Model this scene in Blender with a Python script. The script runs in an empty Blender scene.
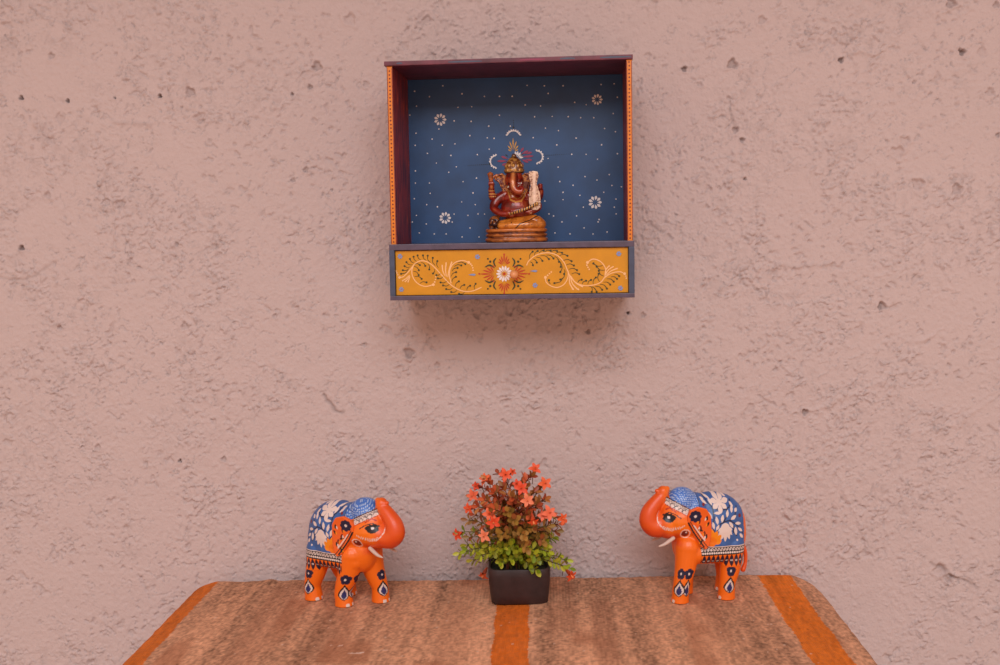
import bpy, bmesh, math, random
import numpy as np
from mathutils import Vector, Matrix, Euler
random.seed(7)
COL = bpy.context.scene.collection
PI = math.pi

# ------------------------------------------------------------------ camera
def unit(v):
    v = np.array(v, float); return v / np.linalg.norm(v)
Yb = unit((45, 98, -1100)); Xb = unit((1, .0131, .0421)); Xb = unit(Xb - Yb * Xb.dot(Yb)); Zb = np.cross(Xb, Yb)
CR = np.array([Xb, Yb, Zb]); CP = np.array([0.0, -1.23, 0.985])
cam = bpy.data.objects.new('camera', bpy.data.cameras.new('camera')); COL.objects.link(cam)
M4 = Matrix([list(CR[0]) + [CP[0]], list(CR[1]) + [CP[1]], list(CR[2]) + [CP[2]], [0, 0, 0, 1]])
cam.matrix_world = M4
cam.data.sensor_width = 36; cam.data.lens = 36 * 1100 / 1000
cam.data.clip_start = .05
bpy.context.scene.camera = cam
def at_y(px, py, Y):                      # where the sight line through a spot of the photo meets the upright plane y = Y
    d = CR @ unit((px - 500, 332.5 - py, -1100)); p = CP + d * (Y - CP[1]) / d[1]
    return p

# ------------------------------------------------------------------ colour / material helpers
def lin(c):
    return tuple(((v / 255) / 12.92 if v / 255 <= .04045 else (((v / 255) + .055) / 1.055) ** 2.4) for v in c)
def mat(name, rgb, rough=.6, metal=0, spec=.5, noise=0, nscale=60, bump=0, bscale=200, coat=0, attr=None):
    m = bpy.data.materials.new(name); m.use_nodes = True; nt = m.node_tree; b = nt.nodes['Principled BSDF']
    b.inputs['Roughness'].default_value = rough; b.inputs['Metallic'].default_value = metal
    b.inputs['Specular IOR Level'].default_value = spec
    b.inputs['Coat Weight'].default_value = coat; b.inputs['Coat Roughness'].default_value = .15
    tc = nt.nodes.new('ShaderNodeTexCoord')
    col = None
    if attr:
        a = nt.nodes.new('ShaderNodeAttribute'); a.attribute_name = attr; col = a.outputs['Color']
    else:
        r = nt.nodes.new('ShaderNodeRGB'); r.outputs[0].default_value = (*lin(rgb), 1); col = r.outputs[0]
    if noise:
        n = nt.nodes.new('ShaderNodeTexNoise'); n.inputs['Scale'].default_value = nscale; n.inputs['Detail'].default_value = 5
        nt.links.new(tc.outputs['Object'], n.inputs['Vector'])
        mr = nt.nodes.new('ShaderNodeMapRange'); mr.inputs['From Min'].default_value = .3; mr.inputs['From Max'].default_value = .7
        mr.inputs['To Min'].default_value = 1 - noise; mr.inputs['To Max'].default_value = 1 + noise
        nt.links.new(n.outputs['Fac'], mr.inputs['Value'])
        vm = nt.nodes.new('ShaderNodeVectorMath'); vm.operation = 'SCALE'
        nt.links.new(col, vm.inputs[0]); nt.links.new(mr.outputs[0], vm.inputs['Scale']); col = vm.outputs[0]
    nt.links.new(col, b.inputs['Base Color'])
    if bump:
        n = nt.nodes.new('ShaderNodeTexNoise'); n.inputs['Scale'].default_value = bscale; n.inputs['Detail'].default_value = 4
        nt.links.new(tc.outputs['Object'], n.inputs['Vector'])
        bp = nt.nodes.new('ShaderNodeBump'); bp.inputs['Strength'].default_value = bump; bp.inputs['Distance'].default_value = .001
        nt.links.new(n.outputs['Fac'], bp.inputs['Height']); nt.links.new(bp.outputs[0], b.inputs['Normal'])
    return m

def link(name, me, mats=(), parent=None, loc=None, smooth=True):
    o = bpy.data.objects.new(name, me); COL.objects.link(o)
    for m in mats: me.materials.append(m)
    if parent: o.parent = parent
    if loc is not None: o.location = loc
    if smooth: me.polygons.foreach_set('use_smooth', [True] * len(me.polygons))
    return o
def from_bm(name, bm, mats=(), parent=None, loc=None, smooth=True):
    me = bpy.data.meshes.new(name); bm.normal_update(); bm.to_mesh(me); bm.free()
    return link(name, me, mats, parent, loc, smooth)
def from_arrays(name, V, F, mats=(), parent=None, loc=None, smooth=True):
    me = bpy.data.meshes.new(name); V = np.asarray(V, np.float32); F = np.asarray(F, np.int32)
    k = F.shape[1]
    me.vertices.add(len(V)); me.vertices.foreach_set('co', V.ravel())
    me.loops.add(F.size); me.loops.foreach_set('vertex_index', F.ravel())
    me.polygons.add(len(F)); me.polygons.foreach_set('loop_start', np.arange(0, F.size, k, dtype=np.int32))
    me.update(calc_edges=True); me.validate()
    return link(name, me, mats, parent, loc, smooth)
def empty(name, loc, rz=0):
    o = bpy.data.objects.new(name, None); COL.objects.link(o); o.location = loc; o.rotation_euler = (0, 0, rz); o.empty_display_size = .02
    return o
def tag(o, label, cat, group=None):
    o['label'] = label; o['category'] = cat
    if group: o['group'] = group
def vcol(o, C, name='paint'):
    me = o.data; a = me.color_attributes.new(name, 'FLOAT_COLOR', 'POINT')
    C4 = np.ones((len(me.vertices), 4), np.float32); C4[:, :3] = C; a.data.foreach_set('color', C4.ravel())
def coords(o):
    V = np.empty(len(o.data.vertices) * 3, np.float32); o.data.vertices.foreach_get('co', V); return V.reshape(-1, 3)

def box(bm, x0, x1, y0, y1, z0, z1, mi=0, bevel=0):
    vs = [bm.verts.new((x, y, z)) for x in (x0, x1) for y in (y0, y1) for z in (z0, z1)]
    fs = []
    for q in ((0, 1, 3, 2), (4, 6, 7, 5), (0, 4, 5, 1), (2, 3, 7, 6), (0, 2, 6, 4), (1, 5, 7, 3)):
        f = bm.faces.new([vs[i] for i in q]); f.material_index = mi; fs.append(f)
    if bevel:
        es = list({e for f in fs for e in f.edges})
        r = bmesh.ops.bevel(bm, geom=es, offset=bevel, segments=2, affect='EDGES', profile=.7)
        for f in r['faces']: f.material_index = mi
    return fs

# ------------------------------------------------------------------ numpy noise
def vnoise(x, y, seed):
    rs = np.random.RandomState(seed); T = rs.rand(256, 256).astype(np.float32)
    xi = np.floor(x).astype(int); yi = np.floor(y).astype(int); fx = x - xi; fy = y - yi
    fx = fx * fx * fx * (fx * (fx * 6 - 15) + 10); fy = fy * fy * fy * (fy * (fy * 6 - 15) + 10)
    a = T[xi % 256, yi % 256]; b = T[(xi + 1) % 256, yi % 256]; c = T[xi % 256, (yi + 1) % 256]; d = T[(xi + 1) % 256, (yi + 1) % 256]
    return (a + (b - a) * fx) * (1 - fy) + (c + (d - c) * fx) * fy
def fbm(x, y, s, seed, octv=4, g=.5):
    r = 0; a = 1; t = 0
    for k in range(octv):
        r = r + a * vnoise(x / s * 2 ** k + 17.3 * k, y / s * 2 ** k + 9.1 * k, seed + k); t += a; a *= g
    return r / t
def sstep(a, b, x):
    t = np.clip((x - a) / (b - a), 0, 1); return t * t * (3 - 2 * t)

# ------------------------------------------------------------------ WALL
def axis(lo, mlo, dlo, dhi, mhi, hi, step):
    return np.concatenate([np.linspace(lo, mlo, 12)[:-1] if mlo > lo else [], np.arange(mlo, dlo - .001, .0026), np.arange(dlo, dhi, step), np.arange(dhi + .001, mhi, .0026), np.linspace(mhi + .002, hi, 12)])
def build_wall():
    xs = axis(-1.5, -1.15, -.74, .62, 1.05, 1.45, .00112); zs = axis(0, .12, .42, 1.33, 1.75, 2.1, .00112)
    X, Z = np.meshgrid(xs, zs)
    wx = X + .012 * (fbm(X, Z, .02, 11) - .5); wz = Z + .012 * (fbm(X, Z, .02, 21) - .5)
    h = .0022 * (fbm(X, Z, .20, 1, 2) - .5)
    h += .0004 * (fbm(X, Z, .035, 5, 2) - .5)
    rough = .30 + .70 * sstep(.44, .58, fbm(X + .3, Z + .2, .085, 31, 3))         # patches of crumbly render between trowelled flats
    def crest(sc, sd, ox, oz, lo, st=1.0):
        return sstep(lo, .995, 1 - np.abs(fbm(wx * st + ox, wz + oz, sc, sd, 3) - .5) * 2)
    xr_, zr_ = .8 * wx - .6 * wz, .6 * wx + .8 * wz
    pick = sstep(.42, .62, fbm(X + 9, Z + 4, .028, 33, 2))
    h += .0011 * crest(.0100, 41, 0, 0, .93) * rough * pick + .0008 * crest(.0065, 51, 3, 5, .90) * rough * (1 - .6 * pick)
    crumb = sstep(.60, .72, fbm(xr_ + 5, zr_ + 5, .0036, 61, 2)) * sstep(.47, .60, fbm(X + 4, Z + 1, .020, 63, 2)); h += .0014 * crumb * rough
    pk = sstep(.70, .80, fbm(xr_ + 2, zr_ + 9, .0052, 99, 2)) * sstep(.46, .62, fbm(X + 5, Z + 5, .045, 101, 2)); h -= .0013 * pk
    cr = sstep(.960, .995, 1 - np.abs(fbm(xr_ + 12, zr_ + 2, .012, 103, 3) - .5) * 2) * sstep(.50, .62, fbm(X + 3, Z + 8, .018, 105, 2)); h -= .0012 * cr
    h += .0006 * (fbm(X, Z, .0038, 81, 2) - .5)
    tint = .5 + .5 * fbm(X, Z, .25, 91, 3); dirt = .09 * pk + .10 * cr + .03 * crumb * rough
    dirt += .07 * sstep(.56, .8, fbm(wx, wz, .011, 95, 3)) * rough + .06 * sstep(.6, .75, fbm(wx + 4, wz, .004, 97, 2)) * rough
    def crater(px, py, r, depth, dk, ring=.0006):                        # a chipped pit or popped bubble in the plaster
        c = at_y(px, py, 0); R = r * .00098
        m = (np.abs(X - c[0]) < 4 * R) & (np.abs(Z - c[2]) < 4 * R)
        ang = np.arctan2(Z[m] - c[2], X[m] - c[0]); wob = 1 + .18 * np.sin(ang * 3 + px) + .12 * np.sin(ang * 5 + py)
        d = np.hypot(X[m] - c[0], Z[m] - c[2]) / R / wob
        h[m] += -depth * (1 - sstep(.55, 1.0, d)) + ring * np.exp(-((d - 1.15) / .3) ** 2)
        dirt[m] += .6 * dk * (1 - sstep(.6, 1.15, d))
    for a in ((190,92,6,.0025,.35),(22,98,3,.004,.9),(68,101,2.6,.004,.9),(115,98,1.5,.003,.7),(160,96,2.4,.004,.9),(317,66,6,.0022,.4),
              (310,87,3.2,.002,.45),(292,94,2,.003,.6),(200,118,7,.0018,.15),(409,353,6.5,.0022,.5),(437,365,3.5,.0012,.2),(22,248,3.5,.004,.75),(52,56,4,.0016,.3),
              (732,64,6,.0026,.5),(684,69,3.4,.0032,.75),(841,60,3.4,.0035,.8),(962,52,4.2,.0035,.7),(951,3,6,.003,.4),(996,5,4,.002,.3),(905,141,6,.0012,.1),
              (898,152,7,.0012,.08),(918,184,7,.002,.15),(957,189,6.5,.002,.3),(628,313,2,.004,.9),(643,315,3.4,.0012,.4),(882,306,5,.0025,.45),(998,135,3,.002,.4),
              (177,244,2.6,.002,.4),(306,170,3.5,.0018,.3),(293,180,3,.002,.35),(120,204,6,.0016,.25),(48,195,4,.0016,.2),(332,190,2,.002,.3),(180,461,2.4,.0035,.8),
              (224,459,3.5,.0016,.35),(185,326,5,.0016,.25),(536,404,3.5,.0012,.15),(588,332,3,.003,.5),(477,315,5,.0015,.2),(735,130,4,.0022,.3),(742,140,3,.003,.5),
              (805,412,4,.003,.5),(60,328,3,.002,.2),(275,316,3,.0016,.2),(505,387,4.5,-.0012,.1),(506,378,4,-.0012,.05),(98,447,4,.0014,.2),(762,20,5,.0015,.2),(350,19,7,.0014,.12),
              (948,578,6,.002,.3),(940,570,8,.0016,.2),(745,179,2,.003,.5),(990,92,5,.0015,.2),(365,345,3,.0015,.2),(700,85,3,.001,.15),(366,84,4,.0012,.2)):
        crater(*a)
    def streak(pts, w, hgt, dk=0):
        P = [at_y(x, y, 0) for x, y in pts]; P = np.array([(p[0], p[2]) for p in P]); W = w * .00112
        m = (X > P[:, 0].min() - 4 * W) & (X < P[:, 0].max() + 4 * W) & (Z > P[:, 1].min() - 4 * W) & (Z < P[:, 1].max() + 4 * W)
        x = wx[m] * 1.0; z = wz[m] * 1.0; best = np.full(x.shape, 9.)
        for a, b in zip(P[:-1], P[1:]):
            ab = b - a; t = np.clip(((x - a[0]) * ab[0] + (z - a[1]) * ab[1]) / (ab @ ab), 0, 1)
            best = np.minimum(best, np.hypot(x - a[0] - t * ab[0], z - a[1] - t * ab[1]))
        h[m] += hgt * .7 * np.exp(-(best / W) ** 2) * (.4 + 1.0 * vnoise(x * 160, z * 160, 7)); dirt[m] += dk * np.exp(-(best / W) ** 2)
    streak([(322,395),(330,404),(336,412),(345,414)], 1.8, -.0022, .4)
    streak([(0,278),(18,281),(42,272),(55,265)], 1.3, -.0014, .15)
    streak([(852,58),(866,52),(884,51)], 1.8, .0018); streak([(855,64),(856,80)], 1.8, .0016)
    streak([(775,262),(800,264),(830,262)], 1.8, .0016, .1); streak([(728,108),(733,122),(736,130)], 1.5, -.0016, .25)
    streak([(795,415),(830,405),(870,385),(900,372)], 2.2, .0012); streak([(925,430),(955,425),(990,402)], 2, .0012)
    streak([(870,545),(850,505),(840,480)], 1.6, .0011); streak([(930,565),(950,572),(975,590)], 2, -.0018, .25)
    streak([(648,228),(662,232)], 1.6, -.0016, .25); streak([(98,188),(104,172),(112,160)], 1.8, .0014, .1); streak([(115,120),(130,122),(150,128)], 1.8, .0014, .1)
    streak([(238,67),(250,58),(258,64)], 1.6, .0014, .1); streak([(940,330),(915,345),(900,338)], 1.6, .0012)
    edge = sstep(-1.15, -1.08, X) * sstep(1.05, .98, X) * sstep(.12, .18, Z) * sstep(1.75, 1.68, Z); dirt *= edge
    h = np.minimum(h * 1.35, .0036) * edge
    V = np.stack([X, -h, Z], -1).reshape(-1, 3)
    n, k = X.shape; i = np.arange(n * k).reshape(n, k)
    F = np.stack([i[:-1, :-1], i[:-1, 1:], i[1:, 1:], i[1:, :-1]], -1).reshape(-1, 4)
    m = bpy.data.materials.new('pink_plaster'); m.use_nodes = True; nt = m.node_tree; b = nt.nodes['Principled BSDF']
    b.inputs['Roughness'].default_value = .75; b.inputs['Specular IOR Level'].default_value = .25
    a = nt.nodes.new('ShaderNodeAttribute'); a.attribute_name = 'paint'; nt.links.new(a.outputs['Color'], b.inputs['Base Color'])
    tc = nt.nodes.new('ShaderNodeTexCoord')
    ns = nt.nodes.new('ShaderNodeTexNoise'); ns.inputs['Scale'].default_value = 420; ns.inputs['Detail'].default_value = 4; nt.links.new(tc.outputs['Object'], ns.inputs['Vector'])
    bp = nt.nodes.new('ShaderNodeBump'); bp.inputs['Strength'].default_value = .5; bp.inputs['Distance'].default_value = .0014
    nt.links.new(ns.outputs['Fac'], bp.inputs['Height']); nt.links.new(bp.outputs[0], b.inputs['Normal'])
    base = np.array(WALL_C); dk = np.array(lin((78, 55, 50)))
    C = base[None, None] * (1 + .10 * (tint - .75))[..., None]
    d = np.clip(dirt, 0, 1)[..., None]; C = C * (1 - d) + dk * d
    o = from_arrays('wall_back', V, F, [m]); vcol(o, C.reshape(-1, 3)); o['kind'] = 'structure'
WALL_C = lin((200, 180, 176))
build_wall()
bm = bmesh.new(); box(bm, -1.5, 1.45, -2.6, .05, -.05, 0)
o = from_bm('floor', bm, [mat('floor_tiles_pale', (192, 164, 146), .8, noise=.12, nscale=6, bump=.3, bscale=90)], smooth=False); o['kind'] = 'structure'

bm = bmesh.new(); box(bm, -1.5, 1.45, -1.35, .05, 2.1, 2.16)  # unseen slab added overhead to block sky light and darken the upper wall
o = from_bm('added_shade_ceiling', bm, [mat('added_ceiling_plaster', (190, 168, 160), .8, noise=.05, nscale=6, bump=.3, bscale=90)], smooth=False); o['kind'] = 'structure'
# ------------------------------------------------------------------ flat painting on a board (thin raised paint, part of the board's own mesh)
class Paint:
    def __init__(self, bm, y, step=.0000016, ox=0): self.ox = ox; self.bm = bm; self.y = y; self.k = 0; self.step = step
    def P(self, px, py): p = at_y(px + self.ox, py, self.y); return np.array((p[0], p[2]))
    def poly(self, pts, mi):
        self.k += 1; y = self.y - .00018 - self.step * self.k
        vs = [self.bm.verts.new((p[0], y, p[1])) for p in pts]
        f = self.bm.faces.new(vs); f.material_index = mi
        f.normal_update()
        if f.normal.y > 0: f.normal_flip()
    def dot(self, px, py, r, mi, n=10):
        c = self.P(px, py); r *= .00101
        self.poly([c + r * np.array((math.cos(a), math.sin(a))) for a in np.linspace(0, 2 * PI, n, endpoint=False)], mi)
    def petal(self, px, py, L, W, ang, mi, k=1.25):                       # teardrop starting at px,py going L pixels in direction ang (deg, photo y down -> up positive)
        c = self.P(px, py); L *= .00101; W *= .00101 * k; a = math.radians(ang); u = np.array((math.cos(a), math.sin(a))); v = np.array((-u[1], u[0]))
        pts = []
        for t in np.linspace(0, 1, 7): pts.append(c + u * L * t + v * W / 2 * (math.sin(PI * t ** 1.5) * .9 + .12 * t * (1 - t)))
        for t in np.linspace(1, 0, 7)[1:-1]: pts.append(c + u * L * t - v * W / 2 * (math.sin(PI * t ** 1.5) * .9 + .12 * t * (1 - t)))
        self.poly(pts, mi)
    def stroke(self, pts, w0, w1, mi, wm=None, smooth=True):
        P = [self.P(*p) for p in pts]
        if smooth and len(P) > 2:
            Q = []
            for i in range(len(P) - 1):
                p0 = P[max(i - 1, 0)]; p1 = P[i]; p2 = P[i + 1]; p3 = P[min(i + 2, len(P) - 1)]
                for t in np.linspace(0, 1, 6, endpoint=False):
                    Q.append(.5 * (2 * p1 + (p2 - p0) * t + (2 * p0 - 5 * p1 + 4 * p2 - p3) * t * t + (-p0 + 3 * p1 - 3 * p2 + p3) * t ** 3))
            Q.append(P[-1]); P = Q
        n = len(P); L = []; R = []
        for i in range(n):
            d = P[min(i + 1, n - 1)] - P[max(i - 1, 0)]; d = d / (np.linalg.norm(d) + 1e-9); v = np.array((-d[1], d[0]))
            t = i / (n - 1); w = (w0 + (w1 - w0) * t) if wm is None else (w0 * (1 - t) ** 2 + wm * 2 * t * (1 - t) * 1.3 + w1 * t * t)
            w *= .00101 / 2; L.append(P[i] + v * w); R.append(P[i] - v * w)
        self.k += 1; y = self.y - .00018 - self.step * self.k
        vl = [self.bm.verts.new((p[0], y, p[1])) for p in L]; vr = [self.bm.verts.new((p[0], y, p[1])) for p in R]
        for i in range(n - 1):
            f = self.bm.faces.new((vl[i], vr[i], vr[i + 1], vl[i + 1])); f.material_index = mi; f.normal_update()
            if f.normal.y > 0: f.normal_flip()

# ------------------------------------------------------------------ SHRINE BOX
M = dict(
    maroon=mat('maroon_paint', (104, 44, 58), .45, noise=.35, nscale=70),
    mauve=mat('mauve_paint', (88, 74, 92), .4, noise=.18, nscale=120),
    slate=mat('slate_blue_paint', (70, 78, 100), .4, noise=.15, nscale=100),
    blue=mat('deep_blue_paint', (34, 74, 120), .42, noise=.18, nscale=35),
    yellow=mat('ochre_paint', (212, 142, 8), .40, noise=.07, nscale=60),
    orange=mat('orange_paint', (226, 128, 24), .45, noise=.1, nscale=150),
    white=mat('white_paint', (235, 222, 218), .5), peach=mat('peach_paint', (246, 190, 130), .5),
    green=mat('dark_green_paint', (52, 56, 16), .5), red=mat('red_paint', (190, 52, 12), .5),
    black=mat('black_paint', (20, 18, 22), .5), magenta=mat('magenta_paint', (150, 48, 84), .5),
    sky=mat('pale_blue_paint', (128, 148, 190), .5), dkred=mat('dark_red_paint', (120, 20, 10), .5), gold=mat('gold_paint', (206, 150, 60), .4))
shrine = empty('wall_shrine', (-.035 , 0, .921))
tag(shrine, 'open-fronted blue painted wooden shrine box with yellow drawer, hung on the pink wall', 'shrine')
OX, OZ = -.035, .921
def part(name, bm, mats, smooth=False, parent=shrine):
    o = from_bm(name, bm, mats, None, None, smooth)
    for v in o.data.vertices: v.co -= Vector((OX, 0, OZ))
    o.parent = parent
    return o
XL, XR, ZB, ZT, YF, YK = -.1575, .0882, .9205, 1.1606, -.115, -.009
# top board
bm = bmesh.new(); box(bm, XL - .0016, XR + .0008, YF - .0025, YK, ZT - .0046, ZT, 0, .0008)
rnd = random.Random(3)
pt = Paint(bm, YF - .0026)
for (a, b, mi) in ((448, 482, 1), (396, 402, 1), (600, 631, 1), (520, 545, 2), (560, 575, 1)):
    y0 = 63.3 - (a - 386) * .0245; pt.stroke([(a, y0), ((a + b) / 2, y0 - .5), (b, y0 - (b - a) * .0245)], .8, .8, mi, wm=1.8)
part('top_board', bm, [M['maroon'], M['slate'], M['magenta']])
# side panels
def scratch_paint(nm, base, c1, c2):
    m = bpy.data.materials.new(nm); m.use_nodes = True; nt = m.node_tree; b = nt.nodes['Principled BSDF']; b.inputs['Roughness'].default_value = .5
    tc = nt.nodes.new('ShaderNodeTexCoord'); mp = nt.nodes.new('ShaderNodeMapping'); mp.inputs['Scale'].default_value = (260, 160, 42)
    nt.links.new(tc.outputs['Object'], mp.inputs['Vector'])
    n = nt.nodes.new('ShaderNodeTexNoise'); n.inputs['Scale'].default_value = 1; n.inputs['Detail'].default_value = 4; nt.links.new(mp.outputs[0], n.inputs['Vector'])
    r = nt.nodes.new('ShaderNodeValToRGB'); e = r.color_ramp.elements
    e[0].position = .40; e[0].color = (*lin(c1), 1); e[1].position = .52; e[1].color = (*lin(base), 1)
    x = e.new(.66); x.color = (*lin(base), 1); x = e.new(.71); x.color = (*lin(c2), 1)
    nt.links.new(n.outputs['Fac'], r.inputs[0]); nt.links.new(r.outputs[0], b.inputs['Base Color']); return m
M['worn'] = scratch_paint('worn_maroon_paint', (150, 52, 48), (96, 36, 50), (226, 100, 30))
for side in (0, 1):
    bm = bmesh.new(); x0, x1 = (XL + .0006, XL + .0062) if side == 0 else (XR - .0056, XR)
    fs = box(bm, x0, x1, YF, YK, .976, ZT - .0049, 0)
    for f in fs:
        f.normal_update()
        if f.normal.y < -.5: f.material_index = 1
    xm = (x0 + x1) / 2; z = .980
    pt = Paint(bm, YF)
    while z < ZT - .007:
        r = .00085
        for dx in (0,):
            cx = xm + dx + rnd.uniform(-.0002, .0002)
            pt.poly([np.array((cx + r * math.cos(a), z + r * math.sin(a))) for a in np.linspace(0, 2 * PI, 8, endpoint=False)], 2)
        z += .0038 + rnd.uniform(-.0002, .0002)
    for xx in (x0 + .0004, x1 - .0004):
        pt.poly([np.array(q) for q in ((xx - .0003, .978), (xx + .0003, .978), (xx + .0003, ZT - .006), (xx - .0003, ZT - .006))], 2 if xx < xm else 0)
    part('side_panel', bm, [M['worn'], M['orange'], M['dkred']])
# back panel with its painted stars
bm = bmesh.new(); YBk = -.016
box(bm, XL + .0060, XR - .0054, YBk, YK, .977, ZT - .0048, 0)
pt = Paint(bm, YBk, ox=-3.0)
c1 = lambda cx, cy: (375 + cx / 3.696, 45 + cy / 3.696)
dots = [(145,170),(321,180),(404,190),(460,190),(507,190),(562,150),(626,152),(695,152),(835,148),(883,145),(152,225),(127,258),(306,230),(357,228),(555,222),(612,226),(738,213),(780,222),
 (895,195),(880,255),(292,280),(355,282),(420,300),(590,266),(655,265),(714,266),(630,308),(678,317),(808,270),(848,310),(888,322),(150,325),(210,347),(295,365),(415,343),(440,345),(585,343),
 (743,345),(147,370),(248,370),(193,400),(280,408),(422,385),(672,370),(837,370),(895,403),(148,465),(226,436),(378,405),(727,405),(780,405),(822,423),(677,452),(144,568),(203,548),(190,590),
 (230,598),(148,510),(200,510),(272,470),(300,450),(325,505),(362,547),(375,492),(320,580),(370,590),(292,625),(343,630),(405,625),(683,505),(732,519),(776,487),(820,500),(865,480),(875,520),
 (628,577),(695,545),(757,556),(695,572),(845,545),(890,570),(770,600),(660,632),(745,632),(828,645),(884,600),(910,525),(152,630),(250,150),(200,190),(460,260),(500,300),(640,180),(760,270),(235,310),(350,335),(640,420)]
for cx, cy in dots: pt.dot(*c1(cx, cy), rnd.uniform(.62, .85), 1, 8)
for x, y in ((419,233),(434,234),(446,234),(462,237),(479,237),(555,233),(570,234),(593,234),(607,232),(584,228),(470,228),(478,214),(562,222),(549,214),(412,222),(616,214),(598,222),(426,224),(452,222)):
    pt.dot(x, y, .75, 1, 8)
def star(px, py, r, n=9, mi=1):
    for k in range(n): pt.petal(px + .3 * r * math.cos(k * 2 * PI / n), py - .3 * r * math.sin(k * 2 * PI / n), r * .75, r * .38, k * 360 / n, mi)
star(440, 119.5, 6.4); star(597, 100, 5.6); star(445, 218, 6.2); star(595, 202.5, 6.8)
# central flourish above the figure
for a0, a1, cx, cy, R in ((20, 160, 513.5, 137.5, 6.6), (95, 265, 496.5, 161.5, 6), (-85, 90, 536.5, 157, 6)):
    pts = [(cx + R * math.cos(math.radians(a)), cy - R * math.sin(math.radians(a))) for a in np.linspace(a0, a1, 9)]
    pt.stroke(pts, 1.2, 1.2, 1)
    for x, y in pts: pt.dot(x + (x - cx) * .12, y + (y - cy) * .12, .95, 1, 8)
for a, L in ((90, 15), (72, 12), (108, 12), (50, 9), (130, 9), (25, 6), (155, 6)): pt.petal(513.2 + 1.5 * math.cos(math.radians(a)), 152 - 1.5 * math.sin(math.radians(a)), L - 1.5, 1.25, a, 2)
for a in (100, 78, 55, 32, 10): pt.petal(516.5 + 1.6 * math.cos(math.radians(a)), 158.5 - 1.6 * math.sin(math.radians(a)), 6.2, 1.7, a, 1)
for dx, dy, a, L in ((0, 0, 180, 12), (0, -2, 158, 8), (0, 2, 200, 7)): pt.petal(508 + dx, 161 + dy, L, 2.2, a, 3)
for dx, dy, a, L in ((0, 0, 3, 14), (0, -2.5, 25, 9), (0, 2.5, -22, 9), (-1, -4, 55, 7), (-1, 4, -55, 7), (4, -3, 12, 8), (4, 2.5, -8, 8)): pt.petal(521 + dx, 157 + dy, L, 2.2, a, 3)
for k in range(11): pt.dot(487 - k * 1.9, 164.3 + k * .12, .55 - k * .02, 4, 6)
for k in range(14): pt.dot(546 + k * 1.9, 155.6 - k * .12, .5 - k * .015, 4, 6)
pt.dot(489.5, 164, 1, 4); pt.dot(513.5, 127.5, 1, 4)
for k in range(4): pt.dot(513.6, 126 - k * 1.8, .5, 4, 6)
for a in (35, 145): pt.petal(514 + 7 * math.cos(math.radians(a)), 160 - 6 * math.sin(math.radians(a)), 4, 1, a, 4)
part('back_panel', bm, [M['blue'], M['white'], M['gold'], M['magenta'], M['black']])
# shelf, drawer frame
bm = bmesh.new(); box(bm, XL - .0012, XR + .0012, YF - .003, YK, .9715, .9775, 0, .0007)
part('shelf_board', bm, [M['mauve']])
bm = bmesh.new(); box(bm, XL - .0012, XR + .0012, YF - .003, YK, ZB, ZB + .0045, 0, .0007)
part('bottom_board', bm, [M['mauve']])
for side in (0, 1):
    bm = bmesh.new(); x0, x1 = (XL - .0012, XL + .0042) if side == 0 else (XR - .0046, XR + .0012)
    box(bm, x0, x1, YF - .003, YK, ZB + .0045, .9715, 0, .0005); part('drawer_frame_side', bm, [M['slate']])
# drawer
drawer_bm = bmesh.new(); YD = YF + .0005
dx0, dx1, dz0, dz1 = XL + .0047, XR - .0051, ZB + .0050, .9708
box(drawer_bm, dx0, dx1, YD, YD + .008, dz0, dz1, 0, .0005)
box(drawer_bm, dx0 + .002, dx0 + .006, YD + .008, YK - .006, dz0 + .001, dz1 - .006, 0); box(drawer_bm, dx1 - .006, dx1 - .002, YD + .008, YK - .006, dz0 + .001, dz1 - .006, 0)
box(drawer_bm, dx0 + .006, dx1 - .006, YD + .008, YK - .006, dz0 + .001, dz0 + .004, 0); box(drawer_bm, dx0 + .002, dx1 - .002, YK - .006, YK - .002, dz0 + .001, dz1 - .006, 0)
pt = Paint(drawer_bm, YD)
A = lambda cx, cy: (380 + cx / 7.393, 230 + cy / 7.393)
B = lambda cx, cy: (510 + cx / 7.393, 230 + cy / 7.393)
YE, PE, GR, RD, SK, WH = 0, 1, 2, 3, 4, 5
def curve(T, pts, w=1.0, w1=None, mi=PE): pt.stroke([T(*p) for p in pts], w, w1 or w, mi)
def ticks(T, lst, mi=GR):                                  # comma-shaped leaf strokes with a fat end
    for (x0, y0, x1, y1) in lst:
        a = T(x0, y0); b = T(x1, y1); mx = ((a[0] + b[0]) / 2 + (b[1] - a[1]) * .18, (a[1] + b[1]) / 2 - (b[0] - a[0]) * .18)
        pt.stroke([a, mx, b], .35, .8, mi); pt.dot(b[0], b[1], 1.05, mi, 8)
# left scroll
curve(A, [(140,352),(170,345),(215,300),(255,250),(300,228),(350,238),(400,275),(450,330),(500,385),(550,425),(610,452),(680,452),(750,424)])
curve(A, [(245,262),(232,300),(240,350),(275,395),(330,418),(392,405)])
curve(A, [(525,395),(512,340),(520,280),(555,240),(610,226),(655,240)])
for x0, y0, x1, y1 in ((480,340,458,258),(490,345,488,240),(500,350,530,235)): curve(A, [(x0,y0),((x0+x1)/2-6,(y0+y1)/2+5),(x1,y1)], .8, 1.5)
for x0, y0, x1, y1 in ((215,335,160,378),(217,340,180,385),(218,345,202,388)): curve(A, [(x0,y0),((x0+x1)/2,(y0+y1)/2+4),(x1,y1)], .7, 1.3)
for q in ((655,240,1.5),(670,252,.9),(679,264,.8),(685,280,.8),(688,298,.8),(140,352,1.4),(128,332,.8),(121,318,.8),(116,304,.7),(392,405,1.5),(402,385,.9),(408,366,.8),(410,347,.7)): pt.dot(*A(q[0], q[1]), q[2], PE)
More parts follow.
